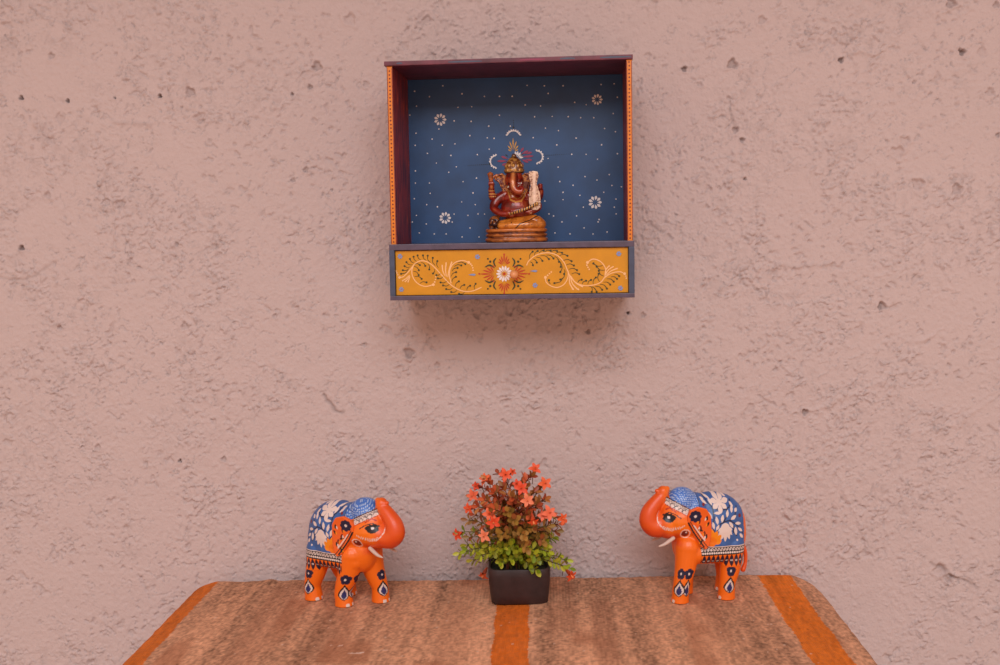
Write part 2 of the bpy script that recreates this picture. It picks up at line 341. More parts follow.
ticks(A, [(205,290,152,325),(210,285,165,298),(222,272,178,268),(238,258,192,238),(250,245,218,214),(268,232,245,198),(300,222,275,188),(340,225,315,188),(370,240,350,190),(405,262,388,206),(430,280,422,230),
          (256,252,292,260),(248,270,284,298),(243,305,283,334),(252,345,305,362),(290,398,342,388),(300,240,332,266),(350,250,362,292),(400,290,390,322),
          (465,345,426,358),(492,378,446,388),(512,402,464,410),(535,428,488,437),(568,446,525,459),(625,460,583,472),(445,322,415,334),
          (524,345,562,312),(530,305,572,280),(548,270,600,262),(572,244,630,252),(530,385,560,346),(556,418,582,380),(590,436,622,406),(640,446,666,412),(700,440,706,398)])
# right scroll
curve(B, [(122,262),(140,228),(190,188),(250,170),(310,172),(360,195),(400,240),(425,300),(450,350),(490,390),(550,410),(620,405),(670,385),(700,350),(750,318),(810,308),(845,322)])
curve(B, [(430,300),(428,350),(400,400),(350,424),(300,412),(268,385),(262,352)])
curve(B, [(700,345),(708,300),(690,255),(655,225),(610,215),(572,240)])
for x0, y0, x1, y1 in ((440,330,465,435),(445,335,500,438),(450,340,540,420)): curve(B, [(x0,y0),((x0+x1)/2-12,(y0+y1)/2+8),(x1,y1)], .8, 1.5)
for x0, y0, x1, y1 in ((700,330,735,262),(705,330,765,268),(712,332,795,282)): curve(B, [(x0,y0),((x0+x1)/2-8,(y0+y1)/2-5),(x1,y1)], .7, 1.3)
for q in ((572,240,1.5),(568,260,.9),(576,275,.8),(585,290,.8),(262,350,1.5),(278,335,.9),(292,322,.8),(305,310,.8),(846,322,1.4),(855,340,.8),(858,355,.8),(466,437,1),(505,438,1)): pt.dot(*B(q[0], q[1]), q[2], PE)
ticks(B, [(145,215,168,160),(180,190,205,155),(215,172,250,152),(255,165,300,152),(300,165,348,155),(335,175,385,168),(365,190,425,190),(395,225,455,230),(415,258,472,262),(435,290,495,296),(455,325,512,325),
          (150,235,170,260),(170,215,198,240),(195,200,240,228),(225,190,288,215),(270,185,322,210),(330,195,362,235),(350,215,375,272),(375,240,372,310) ,(400,290,400,325),(405,325,372,365),(395,350,328,392),(300,398,288,370),
          (500,388,530,366),(532,400,562,374),(575,402,598,368),(615,398,634,350),(662,382,655,322),(692,340,656,300),(700,296,640,270),(684,262,616,246),(600,420,604,455),(585,415,640,455),(630,415,680,440),(665,400,715,432),(690,385,740,402),(715,360,765,380),(745,345,790,360),(770,325,806,340)])
# central medallion
MC = (504.2, 273.8)
for ang in (90, 180, 270, 0):
    for k, d in enumerate((0, 16, -16, 33, -33, 52, -52)):
        a = math.radians(ang + d); L = (14, 11.5, 11.5, 9.5, 9.5, 7.5, 7.5)[k]
        bx = MC[0] + 9 * math.cos(math.radians(ang)); by = MC[1] - 8.2 * math.sin(math.radians(ang))
        if ang in (90, 270): L *= .75
        a2 = ang + d * 1.1
        pt.petal(bx + 1.6 * math.cos(math.radians(a2)), by - 1.6 * math.sin(math.radians(a2)), L, 1.15, a2, RD)
    bx = MC[0] + 25 * math.cos(math.radians(ang)); by = MC[1] - 19.5 * math.sin(math.radians(ang))
    pt.dot(bx, by, .9, RD)
for sx in (-1, 1):
    for sy in (-1, 1):
        x = MC[0] + sx * 9; y = MC[1] - sy * 12
        pt.stroke([(x - sx * 1, y + sy * -4), (x + sx * 1.5, y), (x - sx * .5, y + sy * 5)], .3, .3, GR, wm=2.2)
        x = MC[0] + sx * 14.5; y = MC[1] - sy * 8
        pt.stroke([(x - sx * 5, y + sy * 2), (x, y - sy * .6), (x + sx * 5, y + sy * 1.4)], .3, .3, GR, wm=2.2)
        pt.dot(MC[0] + sx * 14, MC[1] - sy * 12.2, 1.2, GR); pt.dot(MC[0] + sx * 16.3, MC[1] - sy * 15, .9, GR)
        pt.dot(MC[0] + sx * 10.5, MC[1] - sy * 7.5, .8, RD)
for k in range(14):
    a = 2 * PI * k / 14; pt.petal(MC[0] + 2 * math.cos(a), MC[1] - 2 * math.sin(a), 6.2, 2.0, math.degrees(a), WH)
pt.dot(*MC, 1.3, RD)
for x, y in (A(145,195), A(155,440), A(720,198), B(803,175), B(815,428), B(186,408)):
    for k in range(6): pt.dot(x + 1.7 * math.cos(k), y + 1.7 * math.sin(k), .9, SK, 8)
    pt.dot(x, y, 1.5, SK); pt.dot(x, y, .6, RD, 8)
for x, y in (A(680,331), B(175,303)): pt.petal(x - 4, y, 8, 1.6, 0, SK); pt.dot(x + 2, y, 1.1, SK)
drawer = part('drawer', drawer_bm, [M['yellow'], M['peach'], M['green'], M['red'], M['sky'], M['white']])
# knob
def lathe(bm, prof, axis='z', n=24, c=(0, 0, 0), mi=0):
    rings = []
    for r, h in prof:
        ring = []
        for k in range(n):
            a = 2 * PI * k / n
            p = (r * math.cos(a), r * math.sin(a), h) if axis == 'z' else (r * math.cos(a), h, r * math.sin(a))
            ring.append(bm.verts.new((p[0] + c[0], p[1] + c[1], p[2] + c[2])))
        rings.append(ring)
    for a, b in zip(rings[:-1], rings[1:]):
        for k in range(n):
            f = bm.faces.new((a[k], a[(k + 1) % n], b[(k + 1) % n], b[k])); f.material_index = mi
    bm.faces.new(rings[0][::-1]); bm.faces.new(rings[-1]); bmesh.ops.recalc_face_normals(bm, faces=bm.faces)
k0 = at_y(514.3, 274.6, YD - .012)
bm = bmesh.new(); prof = [(.0022, .0), (.0022, -.004), (.0028, -.006), (.0039, -.0085), (.0043, -.011), (.0042, -.0135), (.0034, -.0158), (.0018, -.0172), (.0003, -.0176)]
lathe(bm, prof, 'y', 24, (k0[0], YD, k0[2]))
kn = part('knob', bm, [mat('tan_painted_wood', (226, 150, 96), .4)], True, drawer)

# the box hangs turned a little on its nail: swing it about the middle of its front edge
piv = Vector((-.035, -.115, .921)); ang = math.radians(-1.9)
shrine.rotation_euler = (0, 0, ang); shrine.location = piv + Matrix.Rotation(ang, 3, 'Z') @ (Vector((-.035, 0, .921)) - piv)
# ------------------------------------------------------------------ sculpting helper: blobs fused by voxel remesh
class Clay:
    def __init__(self): self.bm = bmesh.new()
    def ball(self, c, r, rot=None, seg=24):
        if not hasattr(r, '__len__'): r = (r, r, r)
        m = Matrix.Translation(c) @ (rot.to_matrix().to_4x4() if rot else Matrix.Identity(4)) @ Matrix.Diagonal((*r, 1))
        bmesh.ops.create_uvsphere(self.bm, u_segments=seg, v_segments=seg // 2 + 2, radius=1, matrix=m)
    def limb(self, pts, rad, n=16, sub=4, flat=1.0):          # tapering tube through points (catmull), rounded ends
        P = [np.array(p, float) for p in pts]; Q = []; Rr = []
        for i in range(len(P) - 1):
            p0 = P[max(i - 1, 0)]; p1 = P[i]; p2 = P[i + 1]; p3 = P[min(i + 2, len(P) - 1)]
            for t in np.linspace(0, 1, sub, endpoint=False):
                Q.append(.5 * (2 * p1 + (p2 - p0) * t + (2 * p0 - 5 * p1 + 4 * p2 - p3) * t * t + (-p0 + 3 * p1 - 3 * p2 + p3) * t ** 3)); Rr.append(rad[i] + (rad[i + 1] - rad[i]) * t)
        Q.append(P[-1]); Rr.append(rad[-1])
        rings = []; up = None
        for i, q in enumerate(Q):
            d = unit(Q[min(i + 1, len(Q) - 1)] - Q[max(i - 1, 0)])
            if up is None:
                up = np.array((0, 1, 0.)) if abs(d[1]) < .9 else np.array((1., 0, 0))
            u = unit(up - d * up.dot(d)); up = u; v = np.cross(d, u)
            rings.append([self.bm.verts.new(q + Rr[i] * (math.cos(a) * u + flat * math.sin(a) * v)) for a in np.linspace(0, 2 * PI, n, endpoint=False)])
        for a, b in zip(rings[:-1], rings[1:]):
            for k in range(n): self.bm.faces.new((a[k], a[(k + 1) % n], b[(k + 1) % n], b[k]))
        self.bm.faces.new(rings[0][::-1]); self.bm.faces.new(rings[-1])
        self.ball(Q[0], Rr[0] * .999, seg=16); self.ball(Q[-1], Rr[-1] * .999, seg=16)
    def prism(self, pts, y0, y1):                              # outline in x,z extruded along y
        a = [self.bm.verts.new((x, y0, z)) for x, z in pts]; b = [self.bm.verts.new((x, y1, z)) for x, z in pts]
        self.bm.faces.new(a); self.bm.faces.new(b[::-1]); n = len(pts)
        for k in range(n): self.bm.faces.new((a[k], b[k], b[(k + 1) % n], a[(k + 1) % n]))
        bmesh.ops.recalc_face_normals(self.bm, faces=self.bm.faces)
    def done(self, voxel, smooth=6, fac=.5):
        me = bpy.data.meshes.new('tmp'); self.bm.to_mesh(me); self.bm.free()
        o = bpy.data.objects.new('tmp', me); COL.objects.link(o)
        r = o.modifiers.new('r', 'REMESH'); r.mode = 'VOXEL'; r.voxel_size = voxel; r.use_smooth_shade = True
        if smooth: s = o.modifiers.new('s', 'SMOOTH'); s.iterations = smooth; s.factor = fac
        dg = bpy.context.evaluated_depsgraph_get(); dg.update()
        m2 = bpy.data.meshes.new_from_object(o.evaluated_get(dg))
        bpy.data.objects.remove(o); bpy.data.meshes.remove(me)
        return m2
mm = .001

# painting on sculpted surfaces: shapes tested against 2-D coordinates of every vertex
class Brush:
    def __init__(self, U, V, C, mask=None): self.U = U; self.V = V; self.C = C; self.m = np.ones(len(U), bool) if mask is None else mask
    def put(self, s, c): s = s & self.m; self.C[s] = lin(c)
    def dot(self, x, y, r, c): self.put((self.U - x) ** 2 + (self.V - y) ** 2 < r * r, c)
    def leaf(self, x, y, L, W, ang, c):
        a = math.radians(ang); u = (self.U - x) * math.cos(a) + (self.V - y) * math.sin(a); v = -(self.U - x) * math.sin(a) + (self.V - y) * math.cos(a)
        self.put(np.abs(v) < W * .5 * np.clip(1 - (2 * u / L) ** 2, 0, 1), c)
    def drop(self, x, y, L, W, ang, c):           # starts at x,y; widest near the far end
        a = math.radians(ang); u = ((self.U - x) * math.cos(a) + (self.V - y) * math.sin(a)) / L; v = -(self.U - x) * math.sin(a) + (self.V - y) * math.cos(a)
        uu = np.clip(u, 0, 1); self.put((u > 0) & (u < 1) & (np.abs(v) < W * .5 * np.sin(PI * uu ** 1.5)), c)
    def line(self, pts, w, c):
        best = np.full(len(self.U), 99.)
        for a, b in zip(pts[:-1], pts[1:]):
            ax, ay = a; bx, by = b[0] - ax, b[1] - ay
            t = np.clip(((self.U - ax) * bx + (self.V - ay) * by) / (bx * bx + by * by + 1e-9), 0, 1)
            best = np.minimum(best, np.hypot(self.U - ax - t * bx, self.V - ay - t * by))
        self.put(best < w / 2, c)
    def inside(self, pts):
        r = np.zeros(len(self.U), bool); n = len(pts)
        for i in range(n):
            x0, y0 = pts[i]; x1, y1 = pts[(i + 1) % n]
            if y0 == y1: continue
            c = ((y0 > self.V) != (y1 > self.V)) & (self.U < (x1 - x0) * (self.V - y0) / (y1 - y0) + x0); r ^= c
        return r
    def poly(self, pts, c): self.put(self.inside(pts), c)

ORANGE = (242, 110, 14); REDOR = (216, 66, 24); BLUE = (52, 94, 156); NAVY = (22, 24, 58); CREAM = (226, 204, 194); BLACK = (20, 14, 18); AMBER = (244, 138, 12)
m_lac = mat('painted_lacquer', (0, 0, 0), .42, attr='paint', coat=.08)
def E(px, py): return ((712.3 - px) * 1.09 + 5.5, (599.8 - py) * 1.06)           # side-view millimetres: forward, up
def e8(cx, cy): return E(690 + cx / 9.5, 482 + cy / 9.5)
def e7(cx, cy): return E(635 + cx / 9.5, 482 + cy / 9.5)
def e6(cx, cy): return E(625 + cx / 4.926, 475 + cy / 4.926)

def make_elephant(name, loc, heading, legs, label, angs):
    root = empty(name, loc, heading); tag(root, label, 'elephant figurine', 'painted wooden elephants on the table')
    cl = Clay()
    cl.ball((-3, 0, 73), (34.5, 23, 37)); cl.ball((-12, 0, 70), (24, 22, 34)); cl.ball((14, 0, 68), (25, 20.5, 34)); cl.ball((2, 0, 84), (30, 18, 27))
    cl.ball((26, 0, 58), (17.5, 17, 24)); cl.ball((-3, 0, 60), (32, 22.5, 26)); cl.ball((-16, 0, 66), (21.5, 21, 30)); cl.ball((20, 0, 94), (20, 16, 17)); cl.limb([(-18, 11, 49), (24, 9.5, 49)], [12, 11.5]); cl.limb([(-18, -11, 49), (24, -9.5, 49)], [12, 11.5])
    for i, (hx, fx, y) in enumerate(legs):
        s = 1 if y > 0 else -1; front = hx > 5
        cl.limb([(hx, s * 9, 56), ((hx * .6 + fx * .4), s * (11.5 if front else 12), 34), (fx, y, 16), (fx + .8, y, 5), (fx + 1.2, y, 0)], [13.8, 11.0 if front else 11.2, 8.5, 9.0, 9.6])
    # neck, head, brow, cheeks, lower jaw
    cl.limb([(16, 0, 80), (36, 0, 84)], [23, 20]); cl.ball((40, 0, 89), (18.5, 17, 21)); cl.ball((33, 0, 101), (16, 14.5, 16.5)); cl.ball((49, 0, 80), (15, 15.5, 16)); cl.ball((45, 0, 73), (12, 11.5, 9))
    # trunk: out of the face, forward, then curling up beside the forehead
    cl.limb([(50, 0, 84), (61, 0, 77.5), (69, 0, 83), (68.5, 0, 93), (61.5, 0, 103), (54.5, 0, 110.5), (53.5, 0, 114.5)], [12.5, 12.0, 10.2, 8.9, 7.4, 6.2, 6.0], n=20)
    cl.limb([(55, 0, 112), (60.5, 0, 115.5)], [4.6, 2.2]); cl.limb([(52, 0, 112), (49, 0, 117)], [4.8, 3.0])
    me = cl.done(.85, 8)
    V = np.empty(len(me.vertices) * 3, np.float32); me.vertices.foreach_get('co', V); V = V.reshape(-1, 3)
    V[:, 2] = np.maximum(V[:, 2], 0)
    X, Y, Z = V.T.astype(float); N = np.empty(len(V) * 3, np.float32); me.vertex_normals.foreach_get('vector', N); N = N.reshape(-1, 3)
    C = np.tile(np.array(lin(ORANGE)), (len(V), 1))
    n1 = fbm(X + 50, Z + 50 + Y * .3, 14, 3, 3)
    # the trunk and jaw are painted redder than the body
    red = np.clip(sstep(50, 60, X) * 0.75 + sstep(80, 66, Z) * sstep(36, 42, X) * sstep(56, 62, Z) * .9, 0, 1) * (.55 + .6 * n1)
    C = C * (1 - red[:, None]) + np.array(lin(REDOR)) * red[:, None]
    gl = np.exp(-(((X - 45) / 9) ** 2 + ((Z - 82) / 9) ** 2)) * .6; C = C * (1 - gl[:, None]) + np.array(lin((246, 126, 20))) * gl[:, None]
    side = np.abs(N[:, 1]) > .18
    hd = (X > 22) & (Z > 58)
    b = Brush(X, Z, C, side & hd)
    arc = [e7(*p) for p in ((262,268),(243,300),(238,350),(255,392),(295,428),(355,440),(425,412),(470,380))]
    L = []
    for p, q in zip(arc[:-1], arc[1:]):
        for t in (0, .25, .5, .75): L.append((p[0] + (q[0] - p[0]) * t, p[1] + (q[1] - p[1]) * t))
    for p in L: b.dot(p[0], p[1], .62, CREAM)
    for k in range(9):
        x, z = e7(285 + k * 17, 408 + 14 * math.sin(k / 8 * PI)); b.leaf(x, z, 3.6, .9, 70, CREAM)
    b.leaf(*e7(335, 322), 13.2, 9.2, -12, BLACK); b.leaf(*e7(333, 330), 9.5, 5.6, -8, (40, 34, 44)); b.dot(*e7(330, 314), 1.5, (240, 230, 228)); 
    b.line([e7(290, 300), e7(335, 268), e7(385, 285), e7(432, 322)], 1.0, BLACK); b.line([e7(316, 245), e7(345, 228), e7(390, 262)], 1.1, (180, 40, 16))
    b.dot(*e7(475, 470), 5.0, CREAM); b.dot(*e7(475, 470), 4.1, ORANGE); b.dot(*e7(472, 468), 3.5, (110, 30, 24)); b.dot(*e7(478, 455), 1.1, CREAM)
    # brow band below the cap
    band = Brush(X, Z, C, (X > 14) & (X < 57) & (Z > 84))
    p0 = e7(322, 205); p1 = e7(490, 300); q0 = e7(330, 138); q1 = e7(520, 245)
    band.poly([p0, q0, q1, p1], CREAM)
    band.line([q0, q1], 1.1, BLACK); band.line([(q0[0] + .2, q0[1] - 2), (q1[0] - .2, q1[1] - 2)], .5, BLACK); band.line([p0, p1], 1.0, (196, 70, 24))
    for k in range(5):
        t = (k + .4) / 5; x = p0[0] + (p1[0] - p0[0]) * t; z = p0[1] + (p1[1] - p0[1]) * t + 2.6
        band.dot(x, z, 2.2, BLACK); band.dot(x, z - .3, 1.7, CREAM)
    # blue cap over the poll, running back to the cloth
    capm = (X < 49 - .18 * (Z - 100)) & (Z > (q0[1] + (q1[1] - q0[1]) * (X - q0[0]) / (q1[0] - q0[0]))) & (X < q0[0] + .5) & (X > 16) & (Z > 90)
    # cloth zone
    rear = -29.5 - 1.5 * np.clip((Z - 60) / 30, -1, 1)
    clothm = (X > rear) & (X < 19.5) & (Z > 35.0) & (np.abs(Y) > -1)
    clothm &= ~((Z < 47) & (np.abs(Y) < 11)) 
    # legs: blossom and eye-shaped drop, wrapped round the shin
    for (hx, fx, y) in legs:
        s = 1 if y > 0 else -1; front = hx > 5
        ax = fx + (hx - fx) * np.clip((Z - 10) / 46, 0, 1) * .55; dx = X - ax; dy = (Y - y) * s
        rr = 10.2; lm = (Z < 46) & (Y * s > 0) & (np.abs(dx) < 15)
        if hx > 5: lm &= X > 4
        else: lm &= X < 9
        th = np.arctan2(dy, dx)
        for t0 in angs[(s > 0, front)]:
            U = ((th - math.radians(t0) + PI) % (2 * PI) - PI) * rr
            b = Brush(U, Z, C, lm & (np.abs(U) < 9))
            zc = 31 if hx > 5 else 31
            for k in range(5):
                a = 2 * PI * k / 5 + .3; b.dot(3.3 * math.cos(a), zc + 3.1 * math.sin(a), 2.8, NAVY)
            b.dot(0, zc, 1.2, CREAM); b.line([(0, zc - 4), (0, 23)], .9, BLACK)
            b.drop(0, 26, 19, 15.5, -90, BLACK); b.drop(0, 23, 15, 11.6, -90, CREAM); b.drop(0, 20.0, 11.5, 7, -90, (36, 42, 96))
        for da in (-.45, 0.35):
            nx, ny = fx + 1.2 + 9.7 * math.cos(da), y + 9.7 * math.sin(da)
            C[((X - nx) ** 2 + (Y - ny) ** 2 + (Z - 1.6) ** 2) < 2.3 ** 2] = lin((226, 206, 194))
    body = link('body', me, [m_lac], root); me.vertices.foreach_set('co', (V * mm).ravel().astype(np.float32)); vcol(body, C); me.update()
    # --- saddle cloth and cap lifted off the body surface as thin fitted skins
    nf = len(me.polygons); ls = np.empty(nf, np.int32); lt = np.empty(nf, np.int32); me.polygons.foreach_get('loop_start', ls); me.polygons.foreach_get('loop_total', lt)
    lv = np.empty(len(me.loops), np.int32); me.loops.foreach_get('vertex_index', lv)
    q = np.where(lt == 4)[0]; Q = lv[ls[q][:, None] + np.arange(4)]
    def skin(nm, mask, thick, paintfn):
        f = Q[mask[Q].all(1)]; ids, inv = np.unique(f, return_inverse=True); f = inv.reshape(-1, 4)
        # refine twice so the painted design stays crisp
        P = V[ids].astype(float); Nn = N[ids].astype(float)
        for _ in range(1):
            nP = len(P); ed = np.sort(np.concatenate([f[:, [0, 1]], f[:, [1, 2]], f[:, [2, 3]], f[:, [3, 0]]]), 1)
            ue, ei = np.unique(ed, axis=0, return_inverse=True); ei = ei.reshape(4, -1).T
            mid = (P[ue[:, 0]] + P[ue[:, 1]]) / 2; mn = Nn[ue[:, 0]] + Nn[ue[:, 1]]; cen = P[f].mean(1); cn = Nn[f].sum(1)
            P = np.concatenate([P, mid, cen]); Nn = np.concatenate([Nn, mn, cn]); Nn /= np.linalg.norm(Nn, axis=1)[:, None]
            e = ei + nP; c = nP + len(ue) + np.arange(len(f))
            f = np.concatenate([np.stack([f[:, 0], e[:, 0], c, e[:, 3]], 1), np.stack([e[:, 0], f[:, 1], e[:, 1], c], 1), np.stack([c, e[:, 1], f[:, 2], e[:, 2]], 1), np.stack([e[:, 3], c, e[:, 2], f[:, 3]], 1)])
        top = P + Nn * thick; n = len(P)
        ed = np.concatenate([f[:, [0, 1]], f[:, [1, 2]], f[:, [2, 3]], f[:, [3, 0]]]); key = np.sort(ed, 1)
        _, first, cnt = np.unique(key, axis=0, return_index=True, return_counts=True); be = ed[first[cnt == 1]]
        F = np.concatenate([f, np.stack([be[:, 1], be[:, 0], be[:, 0] + n, be[:, 1] + n], 1)])
        # rim dropped back into the body so it closes
        VV = np.concatenate([top, P - Nn * .3])
        Cc = paintfn(np.concatenate([P, P])[:, 0], np.concatenate([P, P])[:, 1], np.concatenate([P, P])[:, 2])
        o = from_arrays(nm, VV * mm, F, [m_lac], root); vcol(o, Cc); return o
    def paint_cloth(X, Y, Z):
        C = np.tile(np.array(lin(BLUE)), (len(X), 1)); b = Brush(X, Z, C)
        n = fbm(X + 60, Z + 10, 7, 9, 2); C *= (.82 + .36 * n)[:, None]
        def vine(pts): b.line([e8(*p) for p in pts], 1.25, NAVY)
        vine([(150,130),(175,190),(215,240),(280,268),(330,262)]); vine([(455,250),(430,310),(375,360),(320,368),(270,385),(235,450)])
        vine([(365,365),(420,400),(465,450),(505,505)]); vine([(150,430),(165,390),(150,330)]); vine([(215,240),(215,330),(200,420),(215,470)]); vine([(330,260),(372,250),(400,190)])
        vine([(345,262),(330,330),(300,372)]); vine([(400,420),(395,470),(430,510)])
        for cx, cy, L, W, a in ((180,305,8.5,3.6,-60),(160,375,8,3.6,80),(205,400,8,3.4,-80),(240,355,8.5,3.6,-82),(292,340,8,3.8,75),(345,300,8,3.6,75),(255,290,8.5,3.4,0),(243,420,7,3.2,60),
                                (395,265,7.5,3.8,80),(440,280,5,4,45),(405,342,8,4.4,25),(376,405,8,4,-55),(450,400,8,3.6,-10),(420,465,9,4.2,-85),(470,460,7,3.4,-40),(482,520,7,3.4,-50),(203,190,8,3.4,-70),(143,188,8,3,-40),
                                (400,225,7,3.2,-55),(180,150,6,2.6,-30),(350,150,5,2.5,-30),(128,160,5,2.4,-30)):
            b.leaf(*e8(cx, cy), L, W * .86, 180 - a, CREAM)
        fx, fz = e8(285, 200)
        for k in range(7): b.drop(fx, fz, 11 if k % 2 else 9.5, 5.0, 15 + k * 360 / 7, CREAM)
        b.dot(fx, fz, 3, CREAM)
        gx, gz = e8(315, 425)
        for a, L in ((-90, 16), (-70, 14.5), (-110, 14.5), (-50, 12), (-130, 12), (-28, 9), (-152, 9)): b.drop(gx, gz + 1, L, 3.9, a, CREAM)
        b.dot(gx, gz, 4.8, CREAM)
        hx, hz = e8(190, 585)
        for a, L in ((90, 16.5), (68, 15.5), (112, 15.5), (44, 14), (136, 14), (20, 11), (160, 11)): b.drop(hx, hz + 1, L, 5.6, a, AMBER)
        b.dot(hx, hz + 3.5, 5.2, (240, 120, 14)); b.dot(*e8(478, 335), 1.9, (110, 20, 40)); b.dot(*e8(135, 212), 1.7, (120, 20, 40)); b.dot(*e8(435, 553), 1.1, CREAM)
        # the hind edge and lower borders
        zb = 57.2
        C[(Z < zb)] = lin(BLACK); b.line([(-40, zb + .3), (20, zb + .3)], .9, CREAM)
        for k in range(-11, 7):
            x = k * 3.35 + .6
            b.line([(x - 1.5, 54.2), (x - .7, 56), (x + .5, 55.8), (x + .8, 54.6), (x, 53.8)], .8, CREAM); b.line([(x, 53.8), (x + 1.4, 53.2), (x + 2.1, 54.4)], .75, CREAM)
        for k in range(-14, 9): b.dot(k * 2.45 + .3, 50.9, 1.05, CREAM)
        C[(Z < 49.3)] = lin(ORANGE); b.line([(-40, 49.2), (20, 49.2)], .7, BLACK)
        for k in range(-7, 5):
            x = k * 4.9 + 1.3
            b.leaf(x, 42.6, 13.5, 4.6, 90, (92, 20, 22)); b.leaf(x, 42.6, 12.5, 3.0, 90, NAVY); b.dot(x, 42.5, 1.1, CREAM); b.line([(x, 49), (x, 36)], .55, BLACK)
        return C
    def paint_cap(X, Y, Z):
        C = np.tile(np.array(lin((66, 112, 190))), (len(X), 1)); rs = random.Random(5)
        C *= (.75 + .5 * fbm(X + 40, Z + Y * .6, 9, 66, 2))[:, None]
        u = X + Y * .55 + 60; v = Z - Y * .55 + 60; cell = 2.15; iu = np.floor(u / cell).astype(int); iv = np.floor(v / cell).astype(int); T = np.random.RandomState(9).rand(128, 128, 3)
        j_ = T[iu % 128, iv % 128]; sp = np.hypot(u / cell - iu - .3 - .4 * j_[:, 0], v / cell - iv - .3 - .4 * j_[:, 1]) * cell < .5 + .25 * j_[:, 2]; C[sp] = lin((176, 194, 220))
        b = Brush(X, Z, C); 
        C[X < 19.6] = lin(NAVY); return C
    skin('saddle_cloth', clothm & ~((Z < 47) & (N[:, 2] < -.8)), .35, paint_cloth)
    skin('head_cap', capm & (X > 18.8), .55, paint_cap)
    # --- ears
    out6 = [(300,190),(312,160),(348,143),(388,154),(410,190),(414,240),(412,290),(402,335),(386,354),(360,337),(342,302),(318,264),(301,228)]
    for s in (1, -1):
        c2 = Clay(); c2.prism([e6(*p) for p in out6], -2.0, 2.0); m2 = c2.done(.55, 10)
        VV = np.empty(len(m2.vertices) * 3, np.float32); m2.vertices.foreach_get('co', VV); VV = VV.reshape(-1, 3).astype(float)
        CC = np.tile(np.array(lin((236, 98, 24))), (len(VV), 1)); b = Brush(VV[:, 0], VV[:, 2], CC)
        for k in range(9):
            rs = random.Random(k); x, z = e6(372 + rs.uniform(-22, 26), 200 + k * 15); b.leaf(x, z, 6, 2.2, 60 + rs.uniform(-60, 60), (110, 28, 12) if k % 2 else BLACK); b.leaf(x + 1.5, z - 1, 4, 1.6, 100, CREAM if k % 3 == 0 else AMBER)
        b.line([e6(305, 222), e6(325, 262), e6(352, 305), e6(376, 340)], 1.7, BLACK); b.line([e6(312, 215), e6(340, 262), e6(366, 305), e6(392, 340)], .9, BLACK)
        b.line([e6(330, 235), e6(352, 268), e6(380, 308)], 1.2, CREAM)
        fx, fz = e6(336, 190)
        for k in range(8): b.dot(fx + 4.2 * math.cos(k * PI / 4), fz + 4.2 * math.sin(k * PI / 4), 2.3, NAVY)
        b.dot(fx, fz, 4.4, NAVY); b.dot(fx, fz, 1.5, CREAM)
        # lie against the cheek, hind edge standing out
        VV[:, 1] += s * (19.0 + .14 * (33 - VV[:, 0]) + .010 * (VV[:, 2] - 84) ** 2 * .35 - .05 * (84 - VV[:, 2]))
        m2.vertices.foreach_set('co', (VV * mm).ravel().astype(np.float32)); o = link('ear', m2, [m_lac], root); vcol(o, CC)
        # --- tusk
        c3 = Clay(); c3.limb([(46, s * 10.0, 66.5), (52, s * 11.6, 63.6), (57, s * 12, 61), (62, s * 11.6, 59.4)], [2.2, 2.1, 1.7, .9], n=12); m3 = c3.done(.5, 3)
        for v in m3.vertices: v.co *= mm
        link('tusk', m3, [m_ivory], root)
    c4 = Clay(); c4.limb([(-34, 0, 54), (-37.5, 1, 44), (-37.5, 2, 33), (-34.5, 2.5, 25)], [2.6, 2.2, 1.9, 2.8], n=12); m4 = c4.done(.6, 3)
    for v in m4.vertices: v.co *= mm
    o = link('tail', m4, [m_lac], root); vcol(o, np.tile(np.array(lin((226, 84, 16))), (len(m4.vertices), 1)))
    return root
m_ivory = mat('ivory_paint', (206, 182, 168), .4)
# legs: (hip x, foot x, y)
e1 = make_elephant('elephant_figurine', (-.2215, -.090, .6008), math.radians(-30), [(22, 13, -14), (29, 37, 14), (-20, -27, -14), (-17, -6, 14)],
    'orange and blue painted wooden elephant left of the potted plant, trunk raised, facing right',
    {(False, True): (45, -28), (True, True): (-22, 80), (False, False): (84,), (True, False): (84,)})
e1.scale = (1.055, 1.055, .965)
make_elephant('elephant_figurine', (.172, -.080, .6008), math.radians(180 + 13), [(30, 39, 14), (25, 24, -14), (-19, -12, 14), (-19, -20, -14)],
    'orange and blue painted wooden elephant right of the potted plant, trunk raised, facing left',
    {(True, True): (114, 54), (False, True): (92, 38), (True, False): (84,), (False, False): (84,)})

